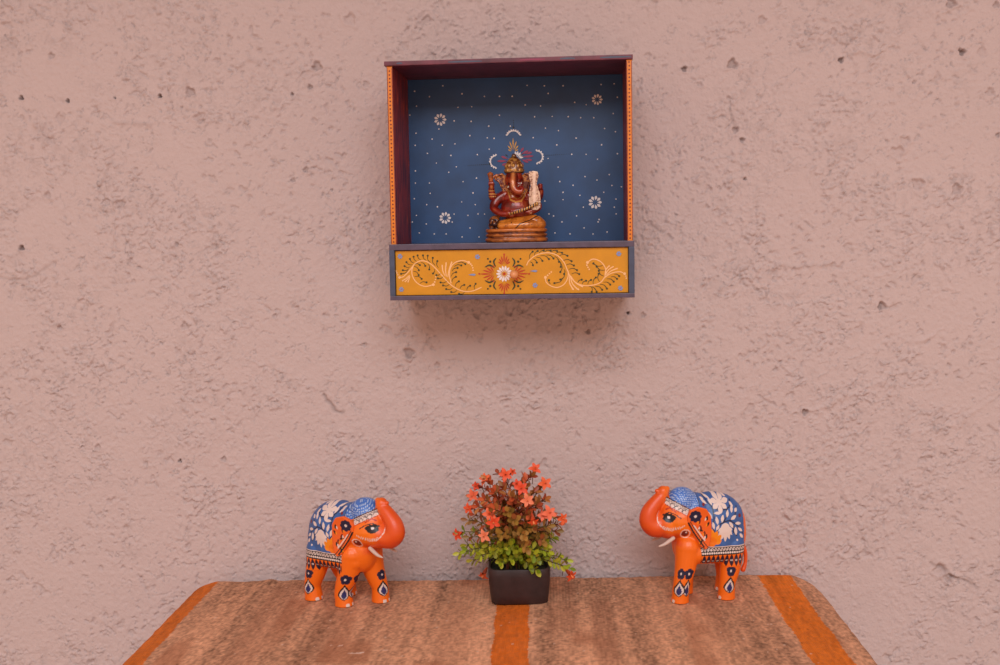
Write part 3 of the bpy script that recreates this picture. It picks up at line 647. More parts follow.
# ------------------------------------------------------------------ SEATED FIGURE in the shrine
def make_statue():
    p0 = at_y(516.5, 242, -.075)
    root = empty('seated_deity_statue', (p0[0], -.066, .9777))
    tag(root, 'red and gold statuette of a seated elephant-headed deity standing inside the blue shrine box', 'statue')
    m_st = mat('aged_gilt_lacquer', (0, 0, 0), .30, attr='paint', coat=.4, metal=.12, noise=.12, nscale=300)
    GOLD = np.array(lin((206, 140, 58))); RED = np.array(lin((140, 30, 16))); DARK = np.array(lin((52, 20, 14))); AMB = np.array(lin((214, 128, 44)))
    def fin(nm, clay, vox, sm, fn):
        m = clay.done(vox, sm); VV = np.empty(len(m.vertices) * 3, np.float32); m.vertices.foreach_get('co', VV); VV = VV.reshape(-1, 3).astype(float)
        NN = np.empty(len(m.vertices) * 3, np.float32); m.vertex_normals.foreach_get('vector', NN); NN = NN.reshape(-1, 3)
        C = fn(VV[:, 0], VV[:, 1], VV[:, 2], NN)
        m.vertices.foreach_set('co', (VV * mm).ravel().astype(np.float32)); o = link(nm, m, [m_st], root); vcol(o, np.clip(C, 0, 1)); return o
    def mix(a, b, t): return a * (1 - t[:, None]) + b * t[:, None]
    # base: oval two-tier plinth
    c = Clay()
    n = 48
    prof = [(31.5, 0), (33, 1.2), (33, 3.6), (31.3, 4.6), (31.3, 5.6), (32.6, 6.6), (32.6, 8.0), (30.6, 9.2), (30.6, 9.9), (32.4, 10.8), (32.6, 13), (31.5, 14)]
    rings = [[c.bm.verts.new((r * math.copysign(abs(math.cos(a)) ** .75, math.cos(a)), r * .66 * math.copysign(abs(math.sin(a)) ** .75, math.sin(a)), h)) for a in np.linspace(0, 2 * PI, n, endpoint=False)] for r, h in prof]
    for a, b in zip(rings[:-1], rings[1:]):
        for k in range(n): c.bm.faces.new((a[k], a[(k + 1) % n], b[(k + 1) % n], b[k]))
    c.bm.faces.new(rings[0][::-1]); c.bm.faces.new(rings[-1])
    fin('plinth', c, .5, 2, lambda X, Y, Z, N: mix(np.tile(np.array(lin((200, 112, 46))), (len(X), 1)), np.tile(np.array(lin((92, 36, 20))), (len(X), 1)), np.clip(.9 * np.exp(-((Z - 9.4) / .9) ** 2) + .8 * np.exp(-((Z - 5) / .9) ** 2) + .5 * (fbm(X + 90, Z * 3 + Y, 9, 5, 3) > .56), 0, 1)))
    # folded legs in a golden cloth
    c = Clay()
    c.ball((6, -1, 19.5), (22, 15, 8)); c.limb([(2, 0, 21), (19, -7, 21), (26, -6, 18.5)], [8, 7.5, 5.5]); c.limb([(26, -7, 18), (12, -14, 17.5), (-6, -14, 17), (-16, -12, 17)], [5.6, 5, 4.4, 3.6]); c.limb([(0, 0, 20), (-14, -6, 18)], [7, 5.5])
    def fl(X, Y, Z, N):
        C = np.tile(AMB, (len(X), 1)); b = Brush(X, Z, C, Y < 0); t = sstep(.5, .62, fbm(X + 90, Z + 40, 5, 8, 3)) * .5; C[:] = mix(C, np.tile(np.array(lin((150, 70, 24))), (len(X), 1)), t)
        for sx, sz in ((-4, 20), (3, 17), (10, 21), (17, 18), (22, 22), (-10, 17)): b.dot(sx, sz, .7, (90, 36, 18))
        b.line([(23, 27), (14, 22), (5, 19), (1, 15), (-2, 13)], 1.2, (70, 26, 16)); b.line([(24, 24.5), (14, 20), (6, 17)], .6, (110, 44, 20)); return C
    fin('draped_legs', c, .5, 4, fl)
    # body with arms and elephant head
    c = Clay()
    c.ball((0, 0, 35), (16.5, 12.5, 14)); c.ball((-1, 2, 44), (14.5, 9.5, 12)); c.ball((0, 3, 52), (11, 8, 8)); c.ball((3, -5, 31), (17, 8, 6))
    c.limb([(-11, 2, 50), (-20, 1, 44), (-23.5, -3, 36), (-15, -10, 30), (-8, -12, 29.5)], [5.4, 5.2, 4.5, 3.6, 3.0])      # lower arm of the right side, hand on the lap
    c.ball((-7, -13, 30), (3.6, 2.6, 2.8))
    for k in range(5): c.limb([(-6, -13 - (k - 2) * .2, 31.5 - k * 1.1), (-2.4, -14, 31.6 - k * 1.2)], [.9, .6], n=8)
    c.limb([(-14, 5, 50), (-24, 5, 46), (-26, 3, 54), (-25.5, 1, 60)], [4.6, 4.2, 3.5, 2.8]); c.ball((-25.5, 0, 60.5), (3.4, 3.2, 3.2))   # raised arm
    for k in range(4): c.limb([(-28 + k * 1.5, -1.5, 59.5), (-28 + k * 1.5, -3.6, 61.5), (-27.6 + k * 1.3, -3.0, 63.5)], [.8, .8, .6], n=8)
    c.limb([(12, 4, 50), (22, 4, 45), (25.5, 2, 51), (25, 0, 57)], [4.8, 4.4, 3.6, 3.0]); c.ball((25.4, -.5, 57.5), (3.0, 3.0, 3.4))
    for k in range(4): c.limb([(27.6, -1, 55.2 + k * 1.4), (27.2, -4, 55.4 + k * 1.4), (25, -5, 55.4 + k * 1.4)], [.8, .8, .6], n=8)
    c.limb([(13, 1, 48), (23, -2, 38), (20, -9, 33), (12, -12, 31)], [5, 4.4, 3.4, 2.8]); c.ball((12, -12.5, 31), (3.2, 2.4, 2.6))
    c.ball((-1.5, -1, 64), (10.2, 10, 10.5)); c.ball((-1.5, -4, 69), (8.6, 7, 7)); c.ball((-5.6, -6, 60), (4.6, 5, 4.6)); c.ball((3.6, -6, 60), (4.6, 5, 4.6))
    c.limb([(-2, -8, 68), (-2.6, -11.5, 62), (-1.6, -13, 56.5), (1.6, -14, 52.6), (5.6, -14.4, 52.2), (7.4, -13.6, 55.0), (5.6, -12.8, 57)], [5.2, 4.8, 4.2, 3.7, 3.2, 2.6, 2.0])
    def fb(X, Y, Z, N):
        C = np.tile(RED, (len(X), 1)); n = fbm(X + 70 + Y * .5, Z + 20, 6, 4, 3)
        C = mix(C, np.tile(DARK, (len(X), 1)), sstep(.50, .68, n) * .55)
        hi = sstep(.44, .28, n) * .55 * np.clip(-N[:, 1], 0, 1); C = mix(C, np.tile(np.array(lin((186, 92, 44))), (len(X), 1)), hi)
        tr = np.exp(-((X + 2) / 2.0) ** 2) * (Y < -6) * sstep(52, 58, Z) * .8; C = mix(C, np.tile(np.array(lin((214, 132, 66))), (len(X), 1)), tr)
        b = Brush(X, Z, C, Y < -1)
        for pts in ([(-9, 58), (-7, 50), (-5, 44), (0, 41.5), (6, 42.5), (9, 48), (11, 56)],): b.line(pts, 1.7, (196, 130, 58))
        b.line([(-7, 54), (-3, 47), (1, 45)], 1.0, (180, 112, 50)); b.line([(9, 53), (6, 47), (3, 45)], .9, (180, 112, 50))
        for k in range(10): t = k / 9; b.dot(-8.2 + 3.4 * t, 57 - 12 * t, .5, (90, 30, 14))
        b.leaf(-6.6, 60.6, 2.6, 1.3, 0, (30, 12, 10)); b.leaf(5.6, 60.6, 2.8, 1.8, 0, (24, 12, 10)); b.dot(6.2, 61.0, .8, (236, 222, 210))
        for x0, x1, z0, z1 in ((-30, -21, 50, 51.4), (-30, -21, 53.4, 54.4), (-30, -21, 47.6, 48.4)): C[(X > x0) & (X < x1) & (Z > z0) & (Z < z1)] = lin((206, 140, 70))
        C[(((X + 16) ** 2 + (Y + 9) ** 2 + (Z - 30.6) ** 2) < 12) & (np.abs(X + 16) < .9)] = lin((206, 140, 70))
        b2 = Brush(X, Z, C, Y < -8); b2.dot(16, 29.6, 1.1, (210, 150, 120)); b2.line([(14, 31), (17, 28)], .6, (210, 150, 120)); b2.line([(17, 31), (14.6, 28.4)], .6, (210, 150, 120))
        return C
    fin('body', c, .5, 4, fb)
    # crown
    c = Clay(); n = 28
    prof = [(9.8, 71.5), (10.4, 73), (10.2, 76), (9.4, 80), (7.6, 84), (5, 87.2), (3, 88.8), (2.4, 89.6), (2.6, 90.6), (1.6, 91.8), (.4, 92.4)]
    rings = [[c.bm.verts.new((-1.5 + r * math.cos(a), -1 + r * math.sin(a), h)) for a in np.linspace(0, 2 * PI, n, endpoint=False)] for r, h in prof]
    for a, b in zip(rings[:-1], rings[1:]):
        for k in range(n): c.bm.faces.new((a[k], a[(k + 1) % n], b[(k + 1) % n], b[k]))
    c.bm.faces.new(rings[0][::-1]); c.bm.faces.new(rings[-1])
    for k in range(14): a = 2 * PI * k / 14; c.ball((-1.5 + 10.2 * math.cos(a), -1 + 10.2 * math.sin(a), 74.6), 1.0, seg=10)
    for k in range(12): a = 2 * PI * k / 12; c.ball((-1.5 + 9.4 * math.cos(a), -1 + 9.4 * math.sin(a), 79), (1.0, 1.0, 1.9), seg=10)
    def fc(X, Y, Z, N):
        r = np.hypot(X + 1.5, Y + 1); rad = np.interp(Z, [p[1] for p in prof], [p[0] for p in prof]); out = sstep(-.1, .7, r - rad)
        C = mix(np.tile(np.array(lin((116, 62, 26))), (len(X), 1)), np.tile(np.array(lin((216, 156, 78))), (len(X), 1)), np.clip(out + .5 * (fbm(X + 30, Z * 1.2, 3, 6, 2) > .5), 0, 1))
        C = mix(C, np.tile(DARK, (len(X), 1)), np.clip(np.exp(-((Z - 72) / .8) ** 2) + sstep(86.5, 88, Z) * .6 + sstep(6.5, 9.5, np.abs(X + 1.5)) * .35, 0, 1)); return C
    fin('crown', c, .45, 2, fc)
    # ears: scrolled fans
    for s, pts in ((-1, [(-8, 70), (-14, 71), (-20, 69.5), (-21, 66), (-17, 63), (-15, 58), (-12, 53), (-8.5, 51), (-7.5, 58)]), (1, [(6, 70), (10, 71), (14, 70), (15.5, 66), (14, 60), (12.5, 54), (9.5, 50), (7, 53), (5.5, 60)])):
        c = Clay(); c.prism(pts, -1.4, 1.4)
        rim = [(x, -1.2, z) for x, z in pts[1:8]]; c.limb(rim, [1.3] * len(rim), n=8, sub=3)
        def fe(X, Y, Z, N, s=s):
            n_ = fbm(X + 20, Z, 2.2, 12, 2); return mix(np.tile(np.array(lin((186, 112, 48))), (len(X), 1)), np.tile(np.array(lin((104, 36, 18))), (len(X), 1)), sstep(.42, .56, n_))
        fin('ear', c, .45, 2, fe)
    # tusks
    for x0, x1 in ((-6.4, -7.4), (3.6, 5.6)):
        c = Clay(); c.limb([(x0, -9.5, 58), (x1, -12.5, 57 if x0 < 0 else 58.4)], [1.2, .8], n=10); fin('tusk', c, .35, 1, lambda X, Y, Z, N: np.tile(np.array(lin((236, 222, 200))), (len(X), 1)))
    # goad-handled emblem in the raised hand
    c = Clay(); c.limb([(-25.6, -1, 57), (-26, -1, 65), (-26.6, -1, 71)], [2.0, 2.3, 2.9]); c.ball((-26.6, -1, 71.4), (3.6, 3.2, 1.2)); c.limb([(-25, -1, 66), (-21, -1, 70), (-16, -1, 70.6)], [1.2, 1.2, .9], n=10)
    fin('hand_emblem', c, .45, 2, lambda X, Y, Z, N: mix(np.tile(np.array(lin((176, 92, 40))), (len(X), 1)), np.tile(DARK, (len(X), 1)), (fbm(X, Z, 3, 2, 2) > .6) * .5))
    # upright cream stringed instrument body
    c = Clay()
    out = [(14.5, 72.4), (19, 73.2), (23.8, 72.2), (24.6, 68), (23.2, 63), (22.6, 60), (23.8, 56), (25.8, 50), (26.4, 42), (26, 35), (23, 32.6), (17.5, 33), (14.6, 36), (14.2, 44), (14.8, 52), (16.2, 58), (15.8, 62), (14.4, 67)]
    c.prism(out, -15, -11)
    def fi(X, Y, Z, N):
        C = np.tile(np.array(lin((226, 190, 162))), (len(X), 1)); b = Brush(X, Z, C)
        b.line([(20, 70), (20, 36)], 2.2, (240, 206, 184)); b.line([(16.6, 70), (18, 60), (16.6, 52), (16.4, 37)], .7, (176, 128, 104)); b.line([(22.6, 70), (21.4, 60), (23.6, 52), (24.2, 37)], .7, (176, 128, 104))
        t = (fbm(X + 9, Z * 1.5 + 40, 2.0, 22, 2) > .62) & (np.abs(X - 20) > 1.6); C[t] = lin((158, 112, 92)); return C
    fin('stringed_instrument', c, .45, 3, fi)
    c = Clay(); c.limb([(-5.5, -16, 29.2), (8, -17, 33), (21.5, -17, 38.6)], [1.3, 1.5, 1.7], n=10); c.ball((22, -17, 39), 2.2)
    for k in range(12): t = k / 11; c.ball((-4 + 24 * t, -17.6, 30 + 7.8 * t), .95, seg=8)
    fin('beaded_rod', c, .4, 1, lambda X, Y, Z, N: mix(np.tile(np.array(lin((206, 146, 72))), (len(X), 1)), np.tile(np.array(lin((40, 22, 14))), (len(X), 1)), (np.sin(X * 2.4) > .15).astype(float)))
    # small crouching mouse at the knee, dark
    c = Clay(); c.ball((-23, -8, 18), (6, 6.5, 5.5)); c.ball((-22, -13, 19), (3.4, 4, 3.4)); c.ball((-24.6, -12, 22.2), (1.6, 1, 1.8)); c.ball((-19.6, -12, 22.2), (1.6, 1, 1.8)); c.limb([(-27, -4, 16), (-27, -2, 22), (-24, -2, 26), (-18, -3, 26.6)], [1.8, 2, 1.8, 1.2]); c.ball((-22, -5, 23.5), (5, 4, 3)); c.limb([(-25, -12, 14), (-25, -14, 14)], [1.5, 1.3]); c.limb([(-20, -12, 14), (-20, -14, 14)], [1.5, 1.3])
    fin('mouse_carving', c, .45, 2, lambda X, Y, Z, N: mix(np.tile(np.array(lin((56, 30, 30))), (len(X), 1)), np.tile(np.array(lin((180, 104, 40))), (len(X), 1)), np.clip((Z > 24.6) * .8 + (fbm(X + 50, Z, 2, 77, 2) > .62) * .6, 0, 1)))
    root.rotation_euler = (0, 0, math.radians(-2)); return root
make_statue()

# ------------------------------------------------------------------ POTTED PLANT
def make_plant():
    pz = .6008; cx, cy = -.0325, -.0850
    root = empty('potted_flowering_plant', (cx, cy, pz), math.radians(3))
    tag(root, 'small artificial plant with orange flowers in a square dark brown pot between two elephants', 'plant')
    bm = bmesh.new(); n = 56
    def sq(a, r, e=7.0): c, s = math.cos(a), math.sin(a); k = (abs(c) ** e + abs(s) ** e) ** (-1 / e); return r * 1.065 * k * c, r * k * s
    prof = [(.0270, .0), (.0282, .0012), (.0292, .010), (.0300, .020), (.0306, .030), (.0304, .0372), (.0300, .0380), (.0284, .0380), (.0278, .0372), (.0274, .031)]
    rings = []
    for r, h in prof: rings.append([bm.verts.new((*sq(a, r), h)) for a in np.linspace(0, 2 * PI, n, endpoint=False) + PI / n])
    for a, b in zip(rings[:-1], rings[1:]):
        for k in range(n): bm.faces.new((a[k], a[(k + 1) % n], b[(k + 1) % n], b[k]))
    bm.faces.new(rings[0][::-1]); bm.faces.new(rings[-1])
    from_bm('pot', bm, [mat('dark_brown_wood', (50, 33, 33), .5, noise=.25, nscale=90, bump=.3, bscale=120)], root)
    bm = bmesh.new(); rings = []
    for r, h in ((.0272, .0325), (.02, .034), (.01, .0335), (.002, .034)): rings.append([bm.verts.new((*sq(a, r), h + random.uniform(-.0008, .0008))) for a in np.linspace(0, 2 * PI, n, endpoint=False)])
    for a, b in zip(rings[:-1], rings[1:]):
        for k in range(n): bm.faces.new((a[k], a[(k + 1) % n], b[(k + 1) % n], b[k]))
    bm.faces.new(rings[-1]); from_bm('soil', bm, [mat('dark_moss', (36, 40, 20), .9, noise=.4, nscale=200)], root)
    leafm = mat('leaf_plastic', (0, 0, 0), .45, attr='paint'); petm = mat('petal_fabric', (0, 0, 0), .6, attr='paint')
    rs = random.Random(21)
    inv = Matrix.Rotation(-math.radians(3), 4, 'Z') @ Matrix.Translation((-cx, -cy, -pz))
    def loc(px, py, Y): return inv @ Vector(at_y(px, py, Y))
    def leaf(V, F, C, p, d, up, L, W, col, cup=.25):
        d = d.normalized(); s = d.cross(up)
        if s.length < 1e-4: s = d.cross(Vector((1, 0, 0)))
        s.normalize(); nrm = s.cross(d).normalized(); b0 = len(V)
        rows = ((0, .10), (.18, .55), (.42, .98), (.68, 1.0), (.88, .6), (1, .08))
        for t, w in rows:
            c = p + d * L * t + nrm * (L * .22 * math.sin(t * 2.4) * cup * 2)
            for q in (-1, 0, 1): V.append(c + s * (W / 2 * w * q) + nrm * (abs(q) * W * .16)); C.append(tuple(x * (1.15 if q == 0 else 1) for x in col))
        for i in range(len(rows) - 1):
            for j in range(2): a = b0 + i * 3 + j; F.append((a, a + 1, a + 4, a + 3))
    def tube(V, F, C, P, r0, r1, col, n=6):
        rings = []
        for i, p in enumerate(P):
            d = (P[min(i + 1, len(P) - 1)] - P[max(i - 1, 0)]).normalized(); u = d.cross(Vector((.3, 1, .2))).normalized(); v = d.cross(u); r = r0 + (r1 - r0) * i / (len(P) - 1)
            rings.append(len(V))
            for k in range(n): V.append(p + (u * math.cos(2 * PI * k / n) + v * math.sin(2 * PI * k / n)) * r); C.append(col)
        for a, b in zip(rings[:-1], rings[1:]):
            for k in range(n): F.append((a + k, a + (k + 1) % n, b + (k + 1) % n, b + k))
    def emit(name, V, F, C, m):
        o = from_arrays(name, [tuple(v) for v in V], F, [m], root); vcol(o, np.array(C)); return o
    greens = [(140, 154, 26), (166, 174, 40), (112, 130, 22), (178, 176, 54), (122, 124, 30)]; olives = [(150, 112, 44), (166, 118, 50), (128, 96, 38), (172, 128, 66), (150, 84, 44)]; browns = [(182, 80, 42), (152, 66, 38), (196, 92, 52), (134, 84, 38), (178, 110, 56)]
    def sprig(tip, kind, nl, sz, bend=.35):
        V, F, C = [], [], []; base = Vector((rs.uniform(-.014, .014), rs.uniform(-.012, .012), .032)); ax = tip - base
        ctrl = base + Vector((ax.x * .25, ax.y * .25, ax.z * .75 + .012)); P = []
        for i in range(13): t = i / 12; P.append(base * (1 - t) ** 2 + ctrl * 2 * t * (1 - t) + tip * t * t)
        tube(V, F, C, P, .0009, .0005, lin((92, 84, 34) if kind != 'b' else (110, 56, 34)))
        L0 = ax.length
        for k in range(nl):
            t = .25 + .75 * (k + .5) / nl; i = min(int(t * 12), 11); p = P[i].lerp(P[i + 1], t * 12 - i); d = (P[i + 1] - P[i]).normalized()
            side = d.cross(Vector((math.cos(k * 2.4), math.sin(k * 2.4), .3))).normalized()
            for sg in (1, -1):
                dd = (side * sg + d * rs.uniform(.3, .9) + Vector((0, -.15, .1))).normalized()
                zz = p.z
                mixk = kind
                if kind == 'm': mixk = 'b' if zz > .085 + rs.uniform(-.015, .015) else ('o' if zz > .062 + rs.uniform(-.012, .012) else 'g')
                elif kind == 'b': mixk = 'b' if zz > .075 + rs.uniform(-.02, .015) else 'o'
                pal = {'g': greens, 'o': olives, 'b': browns}[mixk]; s = sz * rs.uniform(.8, 1.2)
                leaf(V, F, C, p + dd * .0006, dd, d + Vector((0, -.6, .3)), s, s * .56, lin(rs.choice(pal)))
        leaf(V, F, C, P[-1], (P[-1] - P[-2]), Vector((0, -1, .2)), sz, sz * .5, lin(rs.choice({'g': greens, 'o': olives, 'b': browns, 'm': browns}[kind])))
        emit('leafy_stem', V, F, C, leafm)
    G = [(460,553,-.085),(466,551,-.10),(566,560,-.09),(563,566,-.115),(575,573,-.10) ,(480,556,-.12),(494,552,-.13),(507,548,-.135),(520,556,-.13),(538,558,-.135),(549,552,-.12),(558,556,-.06),(473,560,-.07),(512,560,-.135),(530,565,-.12),(546,545,-.10),(488,545,-.09),(501,563,-.12),(552,538,-.08),(467,545,-.06),(537,570,-.12)]
    for x, y, Y in G[:21]:
        if (x, y) == (575, 573): continue
        sprig(loc(x, y, Y), 'g', 9, .0082)
    Mx = [(508,512,-.12),(515,520,-.13),(524,535,-.13),(533,528,-.11),(548,526,-.10),(556,531,-.08),(490,525,-.11),(478,530,-.08),(470,537,-.09),(500,535,-.13),(543,540,-.12),(527,548,-.135)]
    for x, y, Y in Mx: sprig(loc(x, y, Y), 'o', 9, .0086)
    Br = [(487,480,-.08),(494,492,-.10),(503,487,-.09),(500,474,-.06),(512,497,-.12),(521,500,-.11),(524,480,-.07),(531,476,-.09),(543,485,-.06),(545,499,-.09),(537,505,-.11),(534,492,-.08),(473,497,-.07),(478,507,-.10),(484,500,-.11),(475,515,-.06),
          (550,515,-.07),(558,524,-.06),(493,510,-.12),(530,515,-.12),(505,505,-.08),(481,487,-.05),(516,488,-.05),(541,515,-.05),(468,520,-.08)]
    for x, y, Y in Br: sprig(loc(x, y, Y), 'b' if rs.random() < .75 else 'm', 11, .0084)
    def flower(c, d, R, col, tubeL=.009):
        V, F, C = [], [], []; d = d.normalized(); u = d.cross(Vector((0, 0, 1)));
        if u.length < .1: u = Vector((1, 0, 0))
        u.normalize(); v = d.cross(u)
        base = c - d * tubeL; dk = tuple(x * .62 for x in lin(col)); cc = lin(col)
        tube(V, F, C, [base - d * .002, base, c - d * .004, c - d * .0008], .0009, .0028, dk, 8)
        for k in range(5):
            a = 2 * PI * k / 5 + rs.uniform(-.12, .12); e = (u * math.cos(a) + v * math.sin(a)); f = (-u * math.sin(a) + v * math.cos(a)); r = R * rs.uniform(.88, 1.1); b0 = len(V)
            for t, w in ((0, .35), (.3, .75), (.55, .85), (.8, .5), (1, .06)):
                p = c + e * r * t - d * .0012 + d * (.0020 * math.sin(t * 2.6))
                for q in (-1, 0, 1): V.append(p + f * (q * w * r * .34) + d * (.0005 * abs(q))); C.append(tuple(x * (.92 + .1 * t) for x in cc))
            for i in range(4):
                for j in range(2): aa = b0 + i * 3 + j; F.append((aa, aa + 1, aa + 4, aa + 3))
        for k in range(3): tube(V, F, C, [c - d * .002, c + d * .004 + u * .0008 * (k - 1)], .0003, .0004, lin((240, 150, 90)), 5)
        stem = [base, base - d * .006 + Vector((0, 0, -.003)), base - d * .008 + Vector((0, .002, -.012))]
        tube(V, F, C, stem, .0005, .0004, lin((110, 70, 36)), 5)
        emit('flower', V, F, C, petm)
    K = lambda a, b: (440 + a / 4.156, 455 + b / 4.156)
    fl = [(272,82,-.085,7.5,0,.2),(186,98,-.08,6.5,-.5,.3),(150,128,-.06,5,-.8,.3),(136,168,-.085,7.2,-.6,0),(395,57,-.085,7,.2,.5),(436,118,-.08,7.5,.5,.3),(338,138,-.12,7.8,0,.1),(362,188,-.125,7.8,.2,-.1),
          (118,222,-.085,6.5,-.8,.1),(205,245,-.12,7.2,-.2,.2),(222,280,-.13,7.5,.1,-.2),(455,240,-.11,8.2,.5,.4),(388,275,-.13,6.2,.2,-.9),(510,264,-.09,7,.9,-.1),(72,330,-.085,7,-1,-.1),(184,335,-.12,6.8,-.3,-.1),
          (545,500,-.105,7,.8,-.7),(180,500,-.06,6,-.6,-.9),(320,120,-.09,5.5,-.3,.4),(430,250,-.11,6,-.2,.3),(300,70,-.06,4.5,.5,.5)]
    cols = [(232, 88, 44), (238, 104, 56), (226, 76, 38), (236, 112, 76), (240, 128, 84)]
    for i, (a, b, Y, R, hx, hz) in enumerate(fl):
        d = Vector((hx * .8, -1, hz * .9 + .1)); flower(loc(*K(a, b), Y), d, R * .00107, (238, 134, 96) if i in (7, 15) else cols[i % 4])
    for a, b, Y in ((545, 470, -.10), (180, 470, -.06), (72, 318, -.09), (510, 255, -.09)):
        pass
    sprig(loc(*K(540, 470), -.102), 'g', 6, .0075); sprig(loc(*K(85, 320), -.083), 'g', 6, .007)
make_plant()

# ------------------------------------------------------------------ TABLE and its woven cover
def make_table():
    root = empty('side_table', (-.05, -.25, 0)); tag(root, 'low wooden table against the pink wall, hidden under a striped woven cover', 'table')
    wood = mat('brown_wood', (110, 70, 44), .5, noise=.2, nscale=20)
    bm = bmesh.new(); vs = []
    def rr(x0, x1, y0, y1, r, z):
        P = []
        for cx, cy, a0 in ((x1 - r, y1 - r, 0), (x0 + r, y1 - r, 90), (x0 + r, y0 + r, 180), (x1 - r, y0 + r, 270)):
            for k in range(7): a = math.radians(a0 + k * 15); P.append(bm.verts.new((cx + r * math.cos(a), cy + r * math.sin(a), z)))
        return P
    a = rr(-.325, .325, -.22, .215, .04, .572); b = rr(-.325, .325, -.22, .215, .04, .592); bm.faces.new(a[::-1]); bm.faces.new(b)
    for k in range(len(a)): bm.faces.new((a[k], a[(k + 1) % len(a)], b[(k + 1) % len(a)], b[k]))
    from_bm('tabletop', bm, [wood], root, smooth=False)
    bm = bmesh.new()
    box(bm, -.28, .28, -.185, -.167, .51, .572, 0, .001); box(bm, -.28, .28, .167, .185, .51, .572, 0, .001); box(bm, -.28, -.262, -.167, .167, .51, .572, 0, .001); box(bm, .262, .28, -.167, .167, .51, .572, 0, .001)
    from_bm('apron', bm, [wood], root, smooth=False)
    for sx in (-1, 1):
        for sy in (-1, 1):
            bm = bmesh.new(); P0 = [(-.021, 0), (.021, 0)]
            lo = [bm.verts.new((sx * .265 + a * .014, sy * .17 + b_ * .014, 0)) for a, b_ in ((-1, -1), (1, -1), (1, 1), (-1, 1))]
            hi = [bm.verts.new((sx * .262 + a * .022, sy * .167 + b_ * .022, .5715)) for a, b_ in ((-1, -1), (1, -1), (1, 1), (-1, 1))]
            bm.faces.new(lo[::-1]); bm.faces.new(hi)
            for k in range(4): bm.faces.new((lo[k], lo[(k + 1) % 4], hi[(k + 1) % 4], hi[k]))
            bmesh.ops.bevel(bm, geom=list(bm.edges), offset=.002, segments=2, affect='EDGES'); from_bm('leg', bm, [wood], root, smooth=False)
make_table()

